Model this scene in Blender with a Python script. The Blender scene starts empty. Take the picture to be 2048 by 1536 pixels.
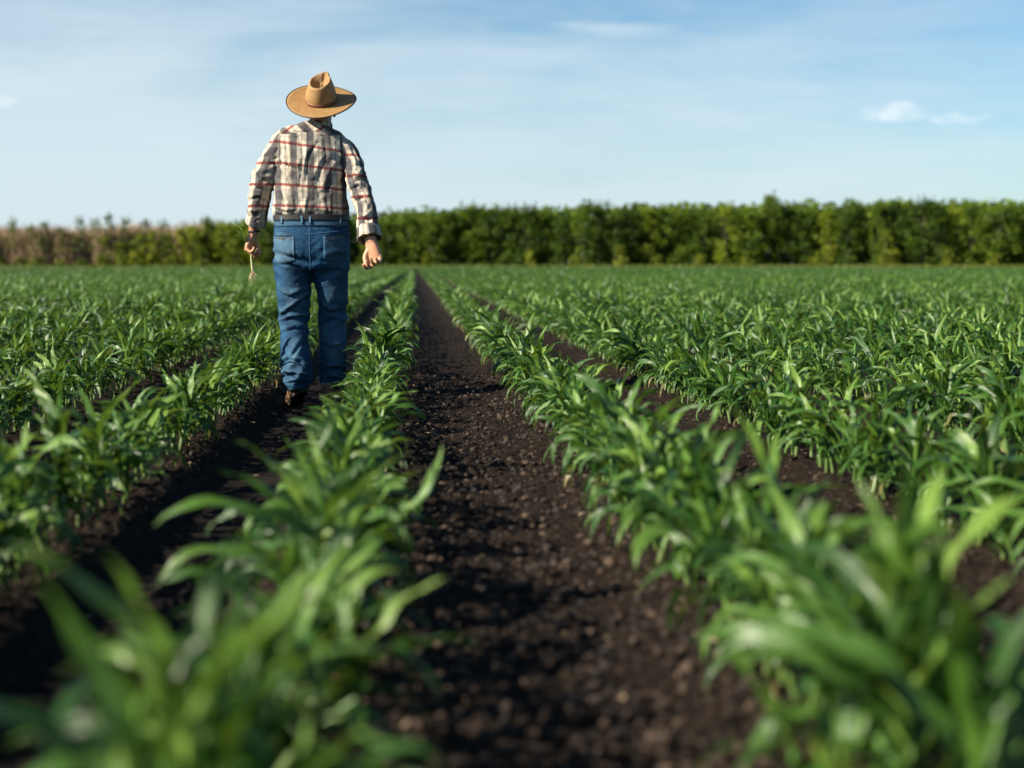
import bpy, bmesh, math, random
import numpy as np
from mathutils import Vector, Matrix, noise
from mathutils.bvhtree import BVHTree

R = math.radians
PI = math.pi
scene = bpy.context.scene
col = scene.collection

# ------------------------------------------------------------------ camera
CAM_H = 0.74
cam_d = bpy.data.cameras.new('camera')
cam = bpy.data.objects.new('camera', cam_d)
col.objects.link(cam)
cam.location = (0, 0, CAM_H)
cam_d.sensor_width = 36
cam_d.lens = 50
cam_d.clip_start = 0.05
cam_d.clip_end = 5000
YAW, PITCH = R(3.94), R(4.82)
cam.rotation_euler = (R(90) - PITCH, 0, -YAW)
cam_d.dof.use_dof = True
cam_d.dof.focus_distance = 7.3
cam_d.dof.aperture_fstop = 1.8
cam_d.dof.aperture_blades = 0
scene.camera = cam

# ------------------------------------------------------------------ light
SUN_EL, SUN_AZ = R(31), R(69)       # azimuth: turned from straight behind the camera towards the left
sun_dir = Vector((-math.sin(SUN_AZ) * math.cos(SUN_EL), -math.cos(SUN_AZ) * math.cos(SUN_EL), math.sin(SUN_EL)))
sd = bpy.data.lights.new('sun', 'SUN')
sd.energy = 5.0
sd.angle = R(0.6)
sd.color = (1.0, 0.90, 0.74)
sun = bpy.data.objects.new('sun', sd)
col.objects.link(sun)
sun.rotation_euler = sun_dir.to_track_quat('Z', 'Y').to_euler()
sun.location = (-20, -10, 20)

scene.view_settings.view_transform = 'Standard'
scene.view_settings.look = 'None'
scene.view_settings.exposure = 1.28
scene.view_settings.gamma = 1


class NT:
    """small helper to write node trees"""
    def __init__(s, tree):
        s.t = tree
        s.n = tree.nodes
        s.l = tree.links

    def add(s, typ, **kw):
        n = s.n.new(typ)
        for k, v in kw.items():
            if k.startswith('i_'):
                n.inputs[k[2:].replace('_', ' ')].default_value = v
            else:
                setattr(n, k, v)
        return n

    def put(s, sock, v):
        if isinstance(v, bpy.types.NodeSocket):
            s.l.new(v, sock)
        elif v is not None:
            try:
                sock.default_value = v
            except Exception:
                sock.default_value = (*v, 1)

    def math(s, op, a, b=None, c=None, clamp=False):
        n = s.n.new('ShaderNodeMath')
        n.operation = op
        n.use_clamp = clamp
        s.put(n.inputs[0], a)
        if b is not None: s.put(n.inputs[1], b)
        if c is not None: s.put(n.inputs[2], c)
        return n.outputs[0]

    def mix(s, f, a, b, mode='MIX'):
        n = s.n.new('ShaderNodeMix')
        n.data_type = 'RGBA'
        n.blend_type = mode
        s.put(n.inputs[0], f)
        s.put(n.inputs[6], a if isinstance(a, bpy.types.NodeSocket) else (*a[:3], 1))
        s.put(n.inputs[7], b if isinstance(b, bpy.types.NodeSocket) else (*b[:3], 1))
        return n.outputs[2]

    def ramp(s, f, stops, mode='LINEAR'):
        n = s.n.new('ShaderNodeValToRGB')
        n.color_ramp.interpolation = mode
        e = n.color_ramp.elements
        while len(e) > len(stops): e.remove(e[-1])
        while len(e) < len(stops): e.new(0.5)
        for k, (p, c) in enumerate(stops):
            e[k].position = p
            e[k].color = (c, c, c, 1) if isinstance(c, (int, float)) else (*c[:3], 1)
        s.put(n.inputs[0], f)
        return n.outputs[0]

    def smooth(s, v, lo, hi, a=0.0, b=1.0):
        n = s.n.new('ShaderNodeMapRange')
        n.interpolation_type = 'SMOOTHSTEP'
        s.put(n.inputs[0], v)
        n.inputs[1].default_value = lo
        n.inputs[2].default_value = hi
        n.inputs[3].default_value = a
        n.inputs[4].default_value = b
        return n.outputs[0]

    def noise(s, vec, scale, detail=3, rough=0.5, dist=0.0):
        n = s.n.new('ShaderNodeTexNoise')
        s.put(n.inputs['Vector'], vec)
        n.inputs['Scale'].default_value = scale
        n.inputs['Detail'].default_value = detail
        n.inputs['Roughness'].default_value = rough
        n.inputs['Distortion'].default_value = dist
        return n.outputs[0]

    def mapping(s, vec, scale=(1, 1, 1), loc=(0, 0, 0), rot=(0, 0, 0)):
        n = s.n.new('ShaderNodeMapping')
        s.put(n.inputs[0], vec)
        n.inputs['Scale'].default_value = scale
        n.inputs['Location'].default_value = loc
        n.inputs['Rotation'].default_value = rot
        return n.outputs[0]

    def sep(s, vec):
        n = s.n.new('ShaderNodeSeparateXYZ')
        s.put(n.inputs[0], vec)
        return n.outputs

    def comb(s, x, y, z=0.0):
        n = s.n.new('ShaderNodeCombineXYZ')
        s.put(n.inputs[0], x); s.put(n.inputs[1], y); s.put(n.inputs[2], z)
        return n.outputs[0]

    def bump(s, h, strength=0.5, dist=0.01):
        n = s.n.new('ShaderNodeBump')
        s.put(n.inputs['Height'], h)
        n.inputs['Strength'].default_value = strength
        n.inputs['Distance'].default_value = dist
        return n.outputs[0]


# ------------------------------------------------------------------ sky
world = bpy.data.worlds.new('World')
scene.world = world
world.use_nodes = True
w = NT(world.node_tree)
for n in list(w.n): w.n.remove(n)
out = w.add('ShaderNodeOutputWorld')
bg = w.add('ShaderNodeBackground')
bg.inputs['Strength'].default_value = 0.050
w.l.new(bg.outputs[0], out.inputs[0])
sky = w.add('ShaderNodeTexSky')
sky.sky_type = 'NISHITA'
sky.sun_disc = False
sky.sun_elevation = SUN_EL
sky.sun_rotation = math.atan2(sun_dir.x, sun_dir.y)
sky.air_density = 1.0
sky.dust_density = 0.6
sky.ozone_density = 2.5
tc = w.add('ShaderNodeTexCoord')
dx, dy, dz = w.sep(tc.outputs['Generated'])
ay = w.math('MAXIMUM', w.math('ABSOLUTE', dy), 0.12)
sa = w.math('DIVIDE', dx, ay)          # tangent of the azimuth
se = w.math('DIVIDE', dz, ay)          # tangent of the elevation
# thin high cloud sheet: long soft streaks, most of it to the left and low
n1 = w.noise(w.comb(w.math('MULTIPLY', sa, 3.2), w.math('MULTIPLY', se, 17.0), 2.3), 1.0, 5, 0.55, 0.4)
n2 = w.noise(w.comb(w.math('MULTIPLY', sa, 9.0), w.math('MULTIPLY', se, 55.0), 7.1), 1.0, 5, 0.6, 0.3)
nn = w.math('ADD', w.math('MULTIPLY', n1, 0.75), w.math('MULTIPLY', n2, 0.25))
lean = w.math('ADD', w.math('MULTIPLY', w.math('MAXIMUM', w.math('MINIMUM', sa, 0.5), -0.5), -0.38), w.math('MULTIPLY', se, -2.3))
cov = w.smooth(w.math('ADD', nn, lean), -0.20, 0.46)
cov = w.math('MULTIPLY', cov, w.smooth(se, 0.22, 0.5, 1, 0))
# cirrus streak across the upper middle
st = w.math('SUBTRACT', se, w.math('ADD', 0.168, w.math('MULTIPLY', w.math('POWER', w.math('ABSOLUTE', w.math('SUBTRACT', sa, 0.05)), 1.5), -0.10)))
stm = w.math('MULTIPLY', w.smooth(w.math('ABSOLUTE', st), 0.0, 0.020, 1, 0), w.smooth(w.math('ABSOLUTE', w.math('SUBTRACT', sa, 0.10)), 0.03, 0.13, 1, 0))
stm = w.math('MULTIPLY', stm, w.smooth(n2, 0.38, 0.62))
cov = w.math('MAXIMUM', cov, w.math('MULTIPLY', stm, 0.7))


def puff(a0, e0, wa, we, k):
    u = w.math('DIVIDE', w.math('SUBTRACT', sa, a0), wa)
    v = w.math('DIVIDE', w.math('SUBTRACT', se, e0), we)
    d = w.math('ADD', w.math('MULTIPLY', u, u), w.math('MULTIPLY', v, v))
    nz = w.noise(w.comb(w.math('MULTIPLY', sa, 60), w.math('MULTIPLY', se, 120), k), 1.0, 4, 0.6, 0.5)
    m = w.smooth(w.math('SUBTRACT', w.math('MULTIPLY', nz, 1.9), d), 0.15, 1.5)
    return m


pf = None
for (a0, e0, wa, we, k) in [(0.338, 0.106, 0.034, 0.010, 1), (0.345, 0.112, 0.014, 0.006, 5), (0.385, 0.103, 0.034, 0.006, 3), (-0.288, 0.110, 0.026, 0.007, 8)]:
    m = puff(a0, e0, wa, we, k)
    pf = m if pf is None else w.math('MAXIMUM', pf, m)
base = w.mix(1.0, sky.outputs[0], (0.82, 1.03, 1.10), 'MULTIPLY')
skyc = w.mix(w.math('MULTIPLY', cov, 0.86), base, (5.9, 6.95, 7.55))
skyc = w.mix(w.math('MULTIPLY', pf, 0.5), skyc, (9.2, 9.4, 9.6))
w.l.new(skyc, bg.inputs['Color'])

# ------------------------------------------------------------------ helpers


def tag(o, label=None, cat=None, group=None, kind=None):
    if label: o['label'] = label
    if cat: o['category'] = cat
    if group: o['group'] = group
    if kind: o['kind'] = kind
    return o


def empty(name, loc=(0, 0, 0), rz=0):
    o = bpy.data.objects.new(name, None)
    o.empty_display_size = 0.1
    o.location = loc
    o.rotation_euler = (0, 0, rz)
    col.objects.link(o)
    return o


def mesh_np(name, V, F, attr=None, smooth=True, midx=None):
    """V (n,3), F (m,4) or list of polygons, attr (n,3) stored as 'lf'"""
    me = bpy.data.meshes.new(name)
    V = np.asarray(V, dtype=np.float32)
    if isinstance(F, np.ndarray):
        k = F.shape[1]
        me.vertices.add(len(V))
        me.vertices.foreach_set('co', V.ravel())
        me.loops.add(F.size)
        me.loops.foreach_set('vertex_index', F.ravel().astype(np.int32))
        me.polygons.add(len(F))
        me.polygons.foreach_set('loop_start', np.arange(0, F.size, k, dtype=np.int32))
        me.polygons.foreach_set('loop_total', np.full(len(F), k, dtype=np.int32))
    else:
        me.from_pydata([tuple(v) for v in V], [], F)
    me.update(calc_edges=True)
    me.polygons.foreach_set('use_smooth', np.full(len(me.polygons), bool(smooth)))
    if midx is not None:
        me.polygons.foreach_set('material_index', np.asarray(midx, dtype=np.int32))
    if attr is not None:
        a = me.attributes.new('lf', 'FLOAT_VECTOR', 'POINT')
        a.data.foreach_set('vector', np.asarray(attr, dtype=np.float32).ravel())
    me.validate(verbose=False)
    return me


def obj(name, me, mats=None, parent=None):
    o = bpy.data.objects.new(name, me)
    col.objects.link(o)
    if mats:
        for m in (mats if isinstance(mats, (list, tuple)) else [mats]):
            me.materials.append(m)
    if parent: o.parent = parent
    return o


def new_mat(name):
    m = bpy.data.materials.new(name)
    m.use_nodes = True
    t = NT(m.node_tree)
    for n in list(t.n): t.n.remove(n)
    o = t.add('ShaderNodeOutputMaterial')
    b = t.add('ShaderNodeBsdfPrincipled')
    t.l.new(b.outputs[0], o.inputs[0])
    return m, t, b, o


def attr_vec(t, name='lf'):
    a = t.add('ShaderNodeAttribute')
    a.attribute_name = name
    return a.outputs['Vector']


rng = np.random.default_rng(7)
random.seed(7)


# numpy value noise -----------------------------------------------------
def hash2(ix, iy, s):
    h = (ix.astype(np.int64) * 374761393 + iy.astype(np.int64) * 668265263 + s * 974634777) & 0xffffffff
    h = ((h ^ (h >> 13)) * 1274126177) & 0xffffffff
    return ((h ^ (h >> 16)) & 0xffffff) / float(0xffffff)


def vnoise(x, y, s=0):
    ix, iy = np.floor(x), np.floor(y)
    fx, fy = x - ix, y - iy
    fx = fx * fx * (3 - 2 * fx); fy = fy * fy * (3 - 2 * fy)
    a = hash2(ix, iy, s); b = hash2(ix + 1, iy, s); c = hash2(ix, iy + 1, s); d = hash2(ix + 1, iy + 1, s)
    return (a * (1 - fx) + b * fx) * (1 - fy) + (c * (1 - fx) + d * fx) * fy


def fbm(x, y, s=0, o=4):
    r = 0; a = 0.5
    for k in range(o):
        r = r + a * vnoise(x * 2 ** k, y * 2 ** k, s + k * 17)
        a *= 0.5
    return r


def domes(x, y, cell, s, fill=0.7):
    """height field of half-buried lumps, one at most per cell"""
    X, Y = x / cell, y / cell
    ix, iy = np.floor(X), np.floor(Y)
    h = np.zeros_like(X)
    for i in (-1, 0, 1):
        for j in (-1, 0, 1):
            cx, cy = ix + i, iy + j
            px = cx + 0.15 + 0.7 * hash2(cx, cy, s)
            py = cy + 0.15 + 0.7 * hash2(cx, cy, s + 1)
            r = (0.15 + 0.5 * hash2(cx, cy, s + 2) ** 1.5) * (hash2(cx, cy, s + 3) < fill)
            th = hash2(cx, cy, s + 4) * PI
            ux = (X - px) * np.cos(th) + (Y - py) * np.sin(th)
            uy = -(X - px) * np.sin(th) + (Y - py) * np.cos(th)
            q = r * r - ux * ux * 1.0 - uy * uy * 1.7
            h = np.maximum(h, np.sqrt(np.maximum(q, 0)) * 0.8)
    return h * cell


# ------------------------------------------------------------------ ground
ROW_A, ROW_B, ROW_C, ROW_D = -0.92, -0.19, 0.63, 1.44
PITCH_ROW = 0.785
rows = [ROW_A, ROW_B, ROW_C, ROW_D]
k = 1
while ROW_D + k * PITCH_ROW < 110:
    rows.append(ROW_D + k * PITCH_ROW); k += 1
k = 1
while ROW_A - k * PITCH_ROW > -100:
    rows.append(ROW_A - k * PITCH_ROW); k += 1
rows = np.array(sorted(rows))


def ground_base(x, y):
    """broad shape: low ridge under every row, pressed wheel track between the rows the man walks between"""
    k = np.searchsorted(rows, x)
    lo = rows[np.clip(k - 1, 0, len(rows) - 1)]
    hi = rows[np.clip(k, 0, len(rows) - 1)]
    d = np.minimum(np.abs(x - lo), np.abs(x - hi))
    z = 0.030 * np.exp(-(d / 0.13) ** 2) - 0.010
    wob = 0.03 * (fbm(y * 0.9, x * 0 + 3.1, 5) - 0.5)
    u = (x + 0.575 + wob) / 0.185
    tr = 1 / (1 + np.exp((np.abs(u) - 1) * 9))
    z = z - 0.050 * tr
    # banks pushed up on both sides of the track
    z = z + 0.016 * np.exp(-((np.abs(u) - 1.35) / 0.25) ** 2)
    return z, tr


def ground_z(x, y):
    z, tr = ground_base(x, y)
    far = np.clip((y - 9) / 25, 0, 1)
    z = z + (fbm(x * 5, y * 5, 11) - 0.5) * 0.018
    c = domes(x, y, 0.085, 21, 0.16) * 0.4 + domes(x, y, 0.030, 31, 0.7) * 0.8 + domes(x, y, 0.022, 41, 0.85) * 1.0
    c = np.where(y > 20, c * 0.3, c)
    ridge = np.abs(fbm(x * 34, y * 34, 71, 3) - 0.45) * 0.028
    z = z + (c + ridge) * (1 - 0.86 * tr)
    # lug prints of the tyre: slanted bars across the track
    lug = np.sin((y + 0.5 * np.abs(x + 0.575)) * 2 * PI / 0.085 + 2.2 * fbm(x * 4, y * 4, 61))
    z = z + tr * (lug * 0.006 + (fbm(x * 14, y * 14, 51) - 0.5) * 0.012) * np.clip(1.2 - y / 40, 0, 1)
    return z


def grow(a, b, f):
    r = [a]
    while r[-1] < b: r.append(r[-1] + f(r[-1]))
    return r


ys = grow(1.0, 420, lambda v: max(0.011, v * v / 3600.0) if v < 14 else v * v / 3600.0 * 1.0 if v < 30 else v * 0.03)
ys = [-40, -20, -8, -3, -1, 0, 0.5, 0.8] + ys + [600, 1000, 2200]
xr = grow(1.55, 160, lambda v: 0.018 + (v - 1.55) * 0.018)
xl = grow(1.35, 160, lambda v: 0.018 + (v - 1.35) * 0.018)
xm = list(np.arange(-1.35, 1.55, 0.0115))
xs = [-1600, -700, -300] + [-v for v in xl[::-1][:-1]] + xm + xr + [300, 700, 1600]
xs, ys = np.unique(np.array(xs)), np.unique(np.array(ys))
GX, GY = np.meshgrid(xs, ys)
GZ = ground_z(GX, GY)
GZ = np.where((np.abs(GX) > 200) | (GY > 330), 0.0, GZ)
nx, ny = len(xs), len(ys)
I = np.arange(nx * ny).reshape(ny, nx)
F = np.stack([I[:-1, :-1], I[:-1, 1:], I[1:, 1:], I[1:, :-1]], -1).reshape(-1, 4)
_, TR = ground_base(GX, GY)
GA = np.stack([TR, GX * 0, GX * 0], -1).reshape(-1, 3)


def soil_mat(name, boost=1.0):
    m, t, b, o = new_mat(name)
    g = t.add('ShaderNodeNewGeometry').outputs['Position']
    n1 = t.noise(g, 3.0, 4, 0.6)
    n2 = t.noise(g, 45, 4, 0.65)
    n3 = t.noise(g, 160, 3, 0.7)
    c = t.mix(n1, (0.0048, 0.0036, 0.0027), (0.0115, 0.0080, 0.0054))
    c = t.mix(t.smooth(n2, 0.42, 0.75), c, (0.036, 0.0235, 0.0145))
    c = t.mix(t.math('MULTIPLY', t.smooth(n3, 0.35, 0.6, 1, 0), 0.5), c, (0.009, 0.006, 0.0055))
    # bits of pale straw and lime
    c = t.mix(t.smooth(t.noise(g, 85, 1, 0.4), 0.77, 0.80), c, (0.20, 0.15, 0.10))
    tr = t.sep(attr_vec(t))[0]
    c = t.mix(t.math('MULTIPLY', tr, 0.62), c, (0.0085, 0.0066, 0.0066))
    t.l.new(c, b.inputs['Base Color'])
    b.inputs['Roughness'].default_value = 0.88
    b.inputs['Specular IOR Level'].default_value = 0.1
    h = t.math('ADD', t.math('MULTIPLY', n2, 1.0), t.math('MULTIPLY', n3, 0.35))
    t.l.new(t.bump(h, 0.9, 0.012 * boost), b.inputs['Normal'])
    return m


M_soil = soil_mat('dark_soil')
g_o = obj('ground', mesh_np('ground', np.stack([GX, GY, GZ], -1).reshape(-1, 3), F, GA), M_soil)
tag(g_o, kind='structure')

# loose clods lying on the soil between the rows
m, t, b, o = new_mat('soil_clod')
g = t.add('ShaderNodeNewGeometry').outputs['Position']
tn = t.sep(attr_vec(t))[0]
n2 = t.noise(g, 90, 3, 0.6)
c = t.mix(tn, (0.008, 0.0054, 0.004), (0.072, 0.044, 0.026))
c = t.mix(t.smooth(n2, 0.4, 0.7, 0, 0.6), c, (0.02, 0.012, 0.009))
t.l.new(c, b.inputs['Base Color'])
b.inputs['Roughness'].default_value = 0.9
t.l.new(t.bump(n2, 0.8, 0.006), b.inputs['Normal'])
M_clod = m

bm = bmesh.new()
bmesh.ops.create_icosphere(bm, subdivisions=2, radius=1)
bm.verts.ensure_lookup_table()
ICO = np.array([v.co[:] for v in bm.verts])
ICOF = np.array([[v.index for v in f.verts] for f in bm.faces])
bm.free()
bm = bmesh.new()
bmesh.ops.create_icosphere(bm, subdivisions=1, radius=1)
bm.verts.ensure_lookup_table()
ICO1 = np.array([v.co[:] for v in bm.verts])
ICOF1 = np.array([[v.index for v in f.verts] for f in bm.faces])
bm.free()


def clods(n, xa, xb, ya, yb, smin, smax, seed, big=True):
    r = np.random.default_rng(seed)
    B, BF = (ICO, ICOF) if big else (ICO1, ICOF1)
    x = r.uniform(xa, xb, n)
    y = ya * (yb / ya) ** r.uniform(0, 1, n)
    _, tr = ground_base(x, y)
    keep = tr < 0.3 + 0.6 * (r.random(n) < 0.06)
    x, y = x[keep], y[keep]; n = len(x)
    s = smin + (smax - smin) * r.random(n) ** 3.2
    z = ground_z(x, y) + s * 0.18
    V = np.repeat(B[None], n, 0)
    rough = 1 + 0.42 * (r.random((n, len(B))) - 0.5)
    V = V * rough[..., None] * (s[:, None] * r.uniform(0.6, 1.1, (n, 3)))[:, None, :]
    a = r.uniform(0, 2 * PI, n)
    ca, sa_ = np.cos(a)[:, None], np.sin(a)[:, None]
    X = V[..., 0] * ca - V[..., 1] * sa_ + x[:, None]
    Y = V[..., 0] * sa_ + V[..., 1] * ca + y[:, None]
    Z = V[..., 2] * 0.8 + z[:, None]
    P = np.stack([X, Y, Z], -1).reshape(-1, 3)
    FF = (BF[None] + (np.arange(n) * len(B))[:, None, None]).reshape(-1, 3)
    A = np.repeat(np.stack([r.random(n) ** 1.6, r.random(n), r.random(n)], -1), len(B), 0)
    return P, FF, A


parts = [clods(5200, -0.12, 0.72, 1.6, 9.5, 0.003, 0.015, 1), clods(16000, -1.0, 1.5, 1.5, 11, 0.002, 0.009, 2, False),
         clods(2500, -1.5, 3.2, 2.5, 9.5, 0.004, 0.015, 3), clods(1200, 0.75, 3.5, 3, 14, 0.004, 0.018, 4, False)]
P, FF, A, o0 = [], [], [], 0
for p, f, a in parts:
    P.append(p); FF.append(f + o0); A.append(a); o0 += len(p)
tag(obj('soil_clods', mesh_np('soil_clods', np.concatenate(P), np.concatenate(FF), np.concatenate(A), smooth=False), M_clod),
    'loose dark crumbs and clods of soil lying between the corn rows', 'soil', kind='stuff')


# bits of old straw and pale stubble left on the soil
r0 = np.random.default_rng(12)
sp0 = []
for k in range(70):
    x, y = float(r0.uniform(-0.9, 1.5)), float(1.8 * 5 ** r0.random())
    z = float(ground_z(np.array([x]), np.array([y]))[0]) + 0.005
    a = r0.uniform(0, PI); L = r0.uniform(0.006, 0.03); wd = r0.uniform(0.0015, 0.004)
    d = np.array([math.cos(a) * L, math.sin(a) * L, r0.uniform(-0.004, 0.006)]); n_ = np.array([-math.sin(a), math.cos(a), 0]) * wd
    c0 = np.array([x, y, z])
    for up in (0.0,):
        V = np.array([c0 - d - n_, c0 - d + n_, c0 + n_ * 1.2 + [0, 0, 0.003], c0 - n_ * 1.2 + [0, 0, 0.003], c0 + d + n_ * 0.6, c0 + d - n_ * 0.6])
        V = np.concatenate([V, V - [0, 0, 0.002]])
        Fq = np.array([[0, 3, 2, 1], [3, 5, 4, 2], [6, 7, 8, 9], [9, 8, 10, 11], [0, 1, 7, 6], [4, 5, 11, 10], [1, 2, 8, 7], [2, 4, 10, 8], [3, 0, 6, 9], [5, 3, 9, 11]])
        tn = float(r0.random()); sp0.append((V, Fq, np.full((12, 3), tn)))
V = np.concatenate([p[0] for p in sp0]); Fq = np.concatenate([p[1] + 12 * i for i, p in enumerate(sp0)]); A = np.concatenate([p[2] for p in sp0])
m, t, b, o = new_mat('dry_straw')
t.l.new(t.mix(t.sep(attr_vec(t))[0], (0.09, 0.06, 0.035), (0.34, 0.26, 0.16)), b.inputs['Base Color'])
b.inputs['Roughness'].default_value = 0.8
tag(obj('straw_litter', mesh_np('straw_litter', V, Fq, A, smooth=False), m), 'scraps of dry straw scattered over the dark soil', 'straw', kind='stuff')

# ------------------------------------------------------------------ corn
def corn_leaf_mat(name):
    m, t, b, o = new_mat(name)
    u, v, tone = t.sep(attr_vec(t))
    g = t.add('ShaderNodeNewGeometry').outputs['Position']
    rnd = t.add('ShaderNodeObjectInfo').outputs['Random']
    n1 = t.noise(g, 6.0, 3, 0.5)
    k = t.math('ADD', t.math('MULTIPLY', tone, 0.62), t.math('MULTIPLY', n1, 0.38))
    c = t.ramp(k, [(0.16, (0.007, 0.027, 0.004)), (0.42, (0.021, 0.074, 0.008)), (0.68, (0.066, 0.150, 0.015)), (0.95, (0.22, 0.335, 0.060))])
    # pale midrib and fine parallel veins
    au = t.math('ABSOLUTE', t.math('SUBTRACT', u, 0.5))
    rib = t.smooth(au, 0.012, 0.05, 1, 0)
    rib = t.math('MULTIPLY', rib, t.smooth(v, 0.55, 1.0, 0.75, 0.0))
    c = t.mix(rib, c, (0.17, 0.27, 0.10))
    vein = t.math('SINE', t.math('MULTIPLY', u, 90))
    c = t.mix(t.math('MULTIPLY', t.smooth(vein, -1, 1), 0.16), c, (0.07, 0.15, 0.03))
    # yellowing tips on the oldest leaves
    old = t.math('MULTIPLY', t.smooth(tone, 0.0, 0.07, 1, 0), t.smooth(v, 0.5, 1.0))
    c = t.mix(old, c, (0.26, 0.20, 0.07))
    c = t.mix(t.smooth(v, 0.0, 0.14, 0.45, 0), c, (0.13, 0.21, 0.06))
    t.l.new(c, b.inputs['Base Color'])
    b.inputs['Roughness'].default_value = 0.36
    b.inputs['Specular IOR Level'].default_value = 0.52
    t.l.new(t.bump(t.math('ADD', t.math('MULTIPLY', vein, 0.5), t.math('MULTIPLY', rib, 1.5)), 0.35, 0.002), b.inputs['Normal'])
    tl = t.add('ShaderNodeBsdfTranslucent')
    t.l.new(t.mix(0.5, c, (0.18, 0.28, 0.020)), tl.inputs[0])
    mx = t.add('ShaderNodeMixShader')
    mx.inputs[0].default_value = 0.25
    t.l.new(b.outputs[0], mx.inputs[1])
    t.l.new(tl.outputs[0], mx.inputs[2])
    t.l.new(mx.outputs[0], o.inputs[0])
    return m


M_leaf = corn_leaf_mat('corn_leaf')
m, t, b, o = new_mat('corn_stalk')
u, v, tone = t.sep(attr_vec(t))
c = t.ramp(v, [(0, (0.05, 0.05, 0.02)), (0.3, (0.07, 0.12, 0.025)), (1, (0.05, 0.13, 0.02))])
t.l.new(c, b.inputs['Base Color'])
b.inputs['Roughness'].default_value = 0.45
M_stalk = m


def corn_leaf(P0, az, el0, L, W, droop, twist, curl, wav, fr, ph, tone, nseg, nac, bend=1.6, vfold=0.5):
    t = np.linspace(0, 1, nseg + 1)
    el = el0 - droop * t ** bend
    a = az + curl * t ** 1.5
    D = np.stack([np.cos(el) * np.cos(a), np.cos(el) * np.sin(a), np.sin(el)], -1)
    C = np.array(P0) + np.concatenate([[[0, 0, 0]], np.cumsum((D[1:] + D[:-1]) / 2, 0)]) * (L / nseg)
    S = np.stack([-np.sin(a), np.cos(a), 0 * a], -1)
    N = np.cross(S, D)
    N = -N
    N = np.where((np.cross(D, S) * N).sum(-1, keepdims=True) > 0, N, N)
    tw = twist * t ** 1.3
    ct, s_ = np.cos(tw)[:, None], np.sin(tw)[:, None]
    S2 = S * ct + N * s_
    N2 = N * ct - S * s_
    wd = W * np.where(t < 0.4, 0.42 + 0.58 * np.sin(np.minimum(t / 0.4, 1) * PI / 2), 1 - np.clip((t - 0.4) / 0.6, 0, 1) ** 2.1)
    wd = np.maximum(wd, W * 0.015)
    us = np.linspace(-1, 1, nac + 1)
    vf = vfold * (1 - 0.75 * t)
    V = []
    for uu in us:
        e = abs(uu)
        off = S2 * (uu * wd / 2 * np.cos(vf))[:, None] + N2 * (e * wd / 2 * np.sin(vf))[:, None]
        off = off + N2 * (wav * e * e * np.sin(2 * PI * fr * t + ph + (1.3 if uu > 0 else 0)) * np.sin(PI * t) ** 0.7)[:, None]
        V.append(C + off)
    V = np.stack(V, 1).reshape(-1, 3)
    n1 = nac + 1
    I = np.arange((nseg + 1) * n1).reshape(nseg + 1, n1)
    F = np.stack([I[:-1, :-1], I[:-1, 1:], I[1:, 1:], I[1:, :-1]], -1).reshape(-1, 4)
    U = np.tile((us + 1) / 2, nseg + 1)
    T = np.repeat(t, n1)
    A = np.stack([U, T, np.full_like(U, tone)], -1)
    return V, F, A


def tube_np(path, rad, ns, tone=0.5, squash=1.0):
    path = np.array(path, float); rad = np.array(rad, float)
    T = np.gradient(path, axis=0)
    T /= np.linalg.norm(T, axis=1, keepdims=True) + 1e-9
    ref = np.array([1.0, 0.13, 0.05])
    X = np.cross(T, ref); X /= np.linalg.norm(X, axis=1, keepdims=True) + 1e-9
    Y = np.cross(T, X)
    th = np.arange(ns) * 2 * PI / ns
    V = path[:, None] + (X[:, None] * np.cos(th)[None, :, None] + Y[:, None] * np.sin(th)[None, :, None] * squash) * rad[:, None, None]
    n = len(path)
    I = np.arange(n * ns).reshape(n, ns)
    J = np.roll(I, -1, 1)
    F = np.stack([I[:-1], J[:-1], J[1:], I[1:]], -1).reshape(-1, 4)
    A = np.stack([np.tile(np.linspace(0, 1, ns), n), np.repeat(np.linspace(0, 1, n), ns), np.full(n * ns, tone)], -1)
    return V.reshape(-1, 3), F, A


def cat(ps):
    V, F, A, o = [], [], [], 0
    for v, f, a in ps:
        V.append(v); F.append(f + o); A.append(a); o += len(v)
    return np.concatenate(V), np.concatenate(F), np.concatenate(A)


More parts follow.
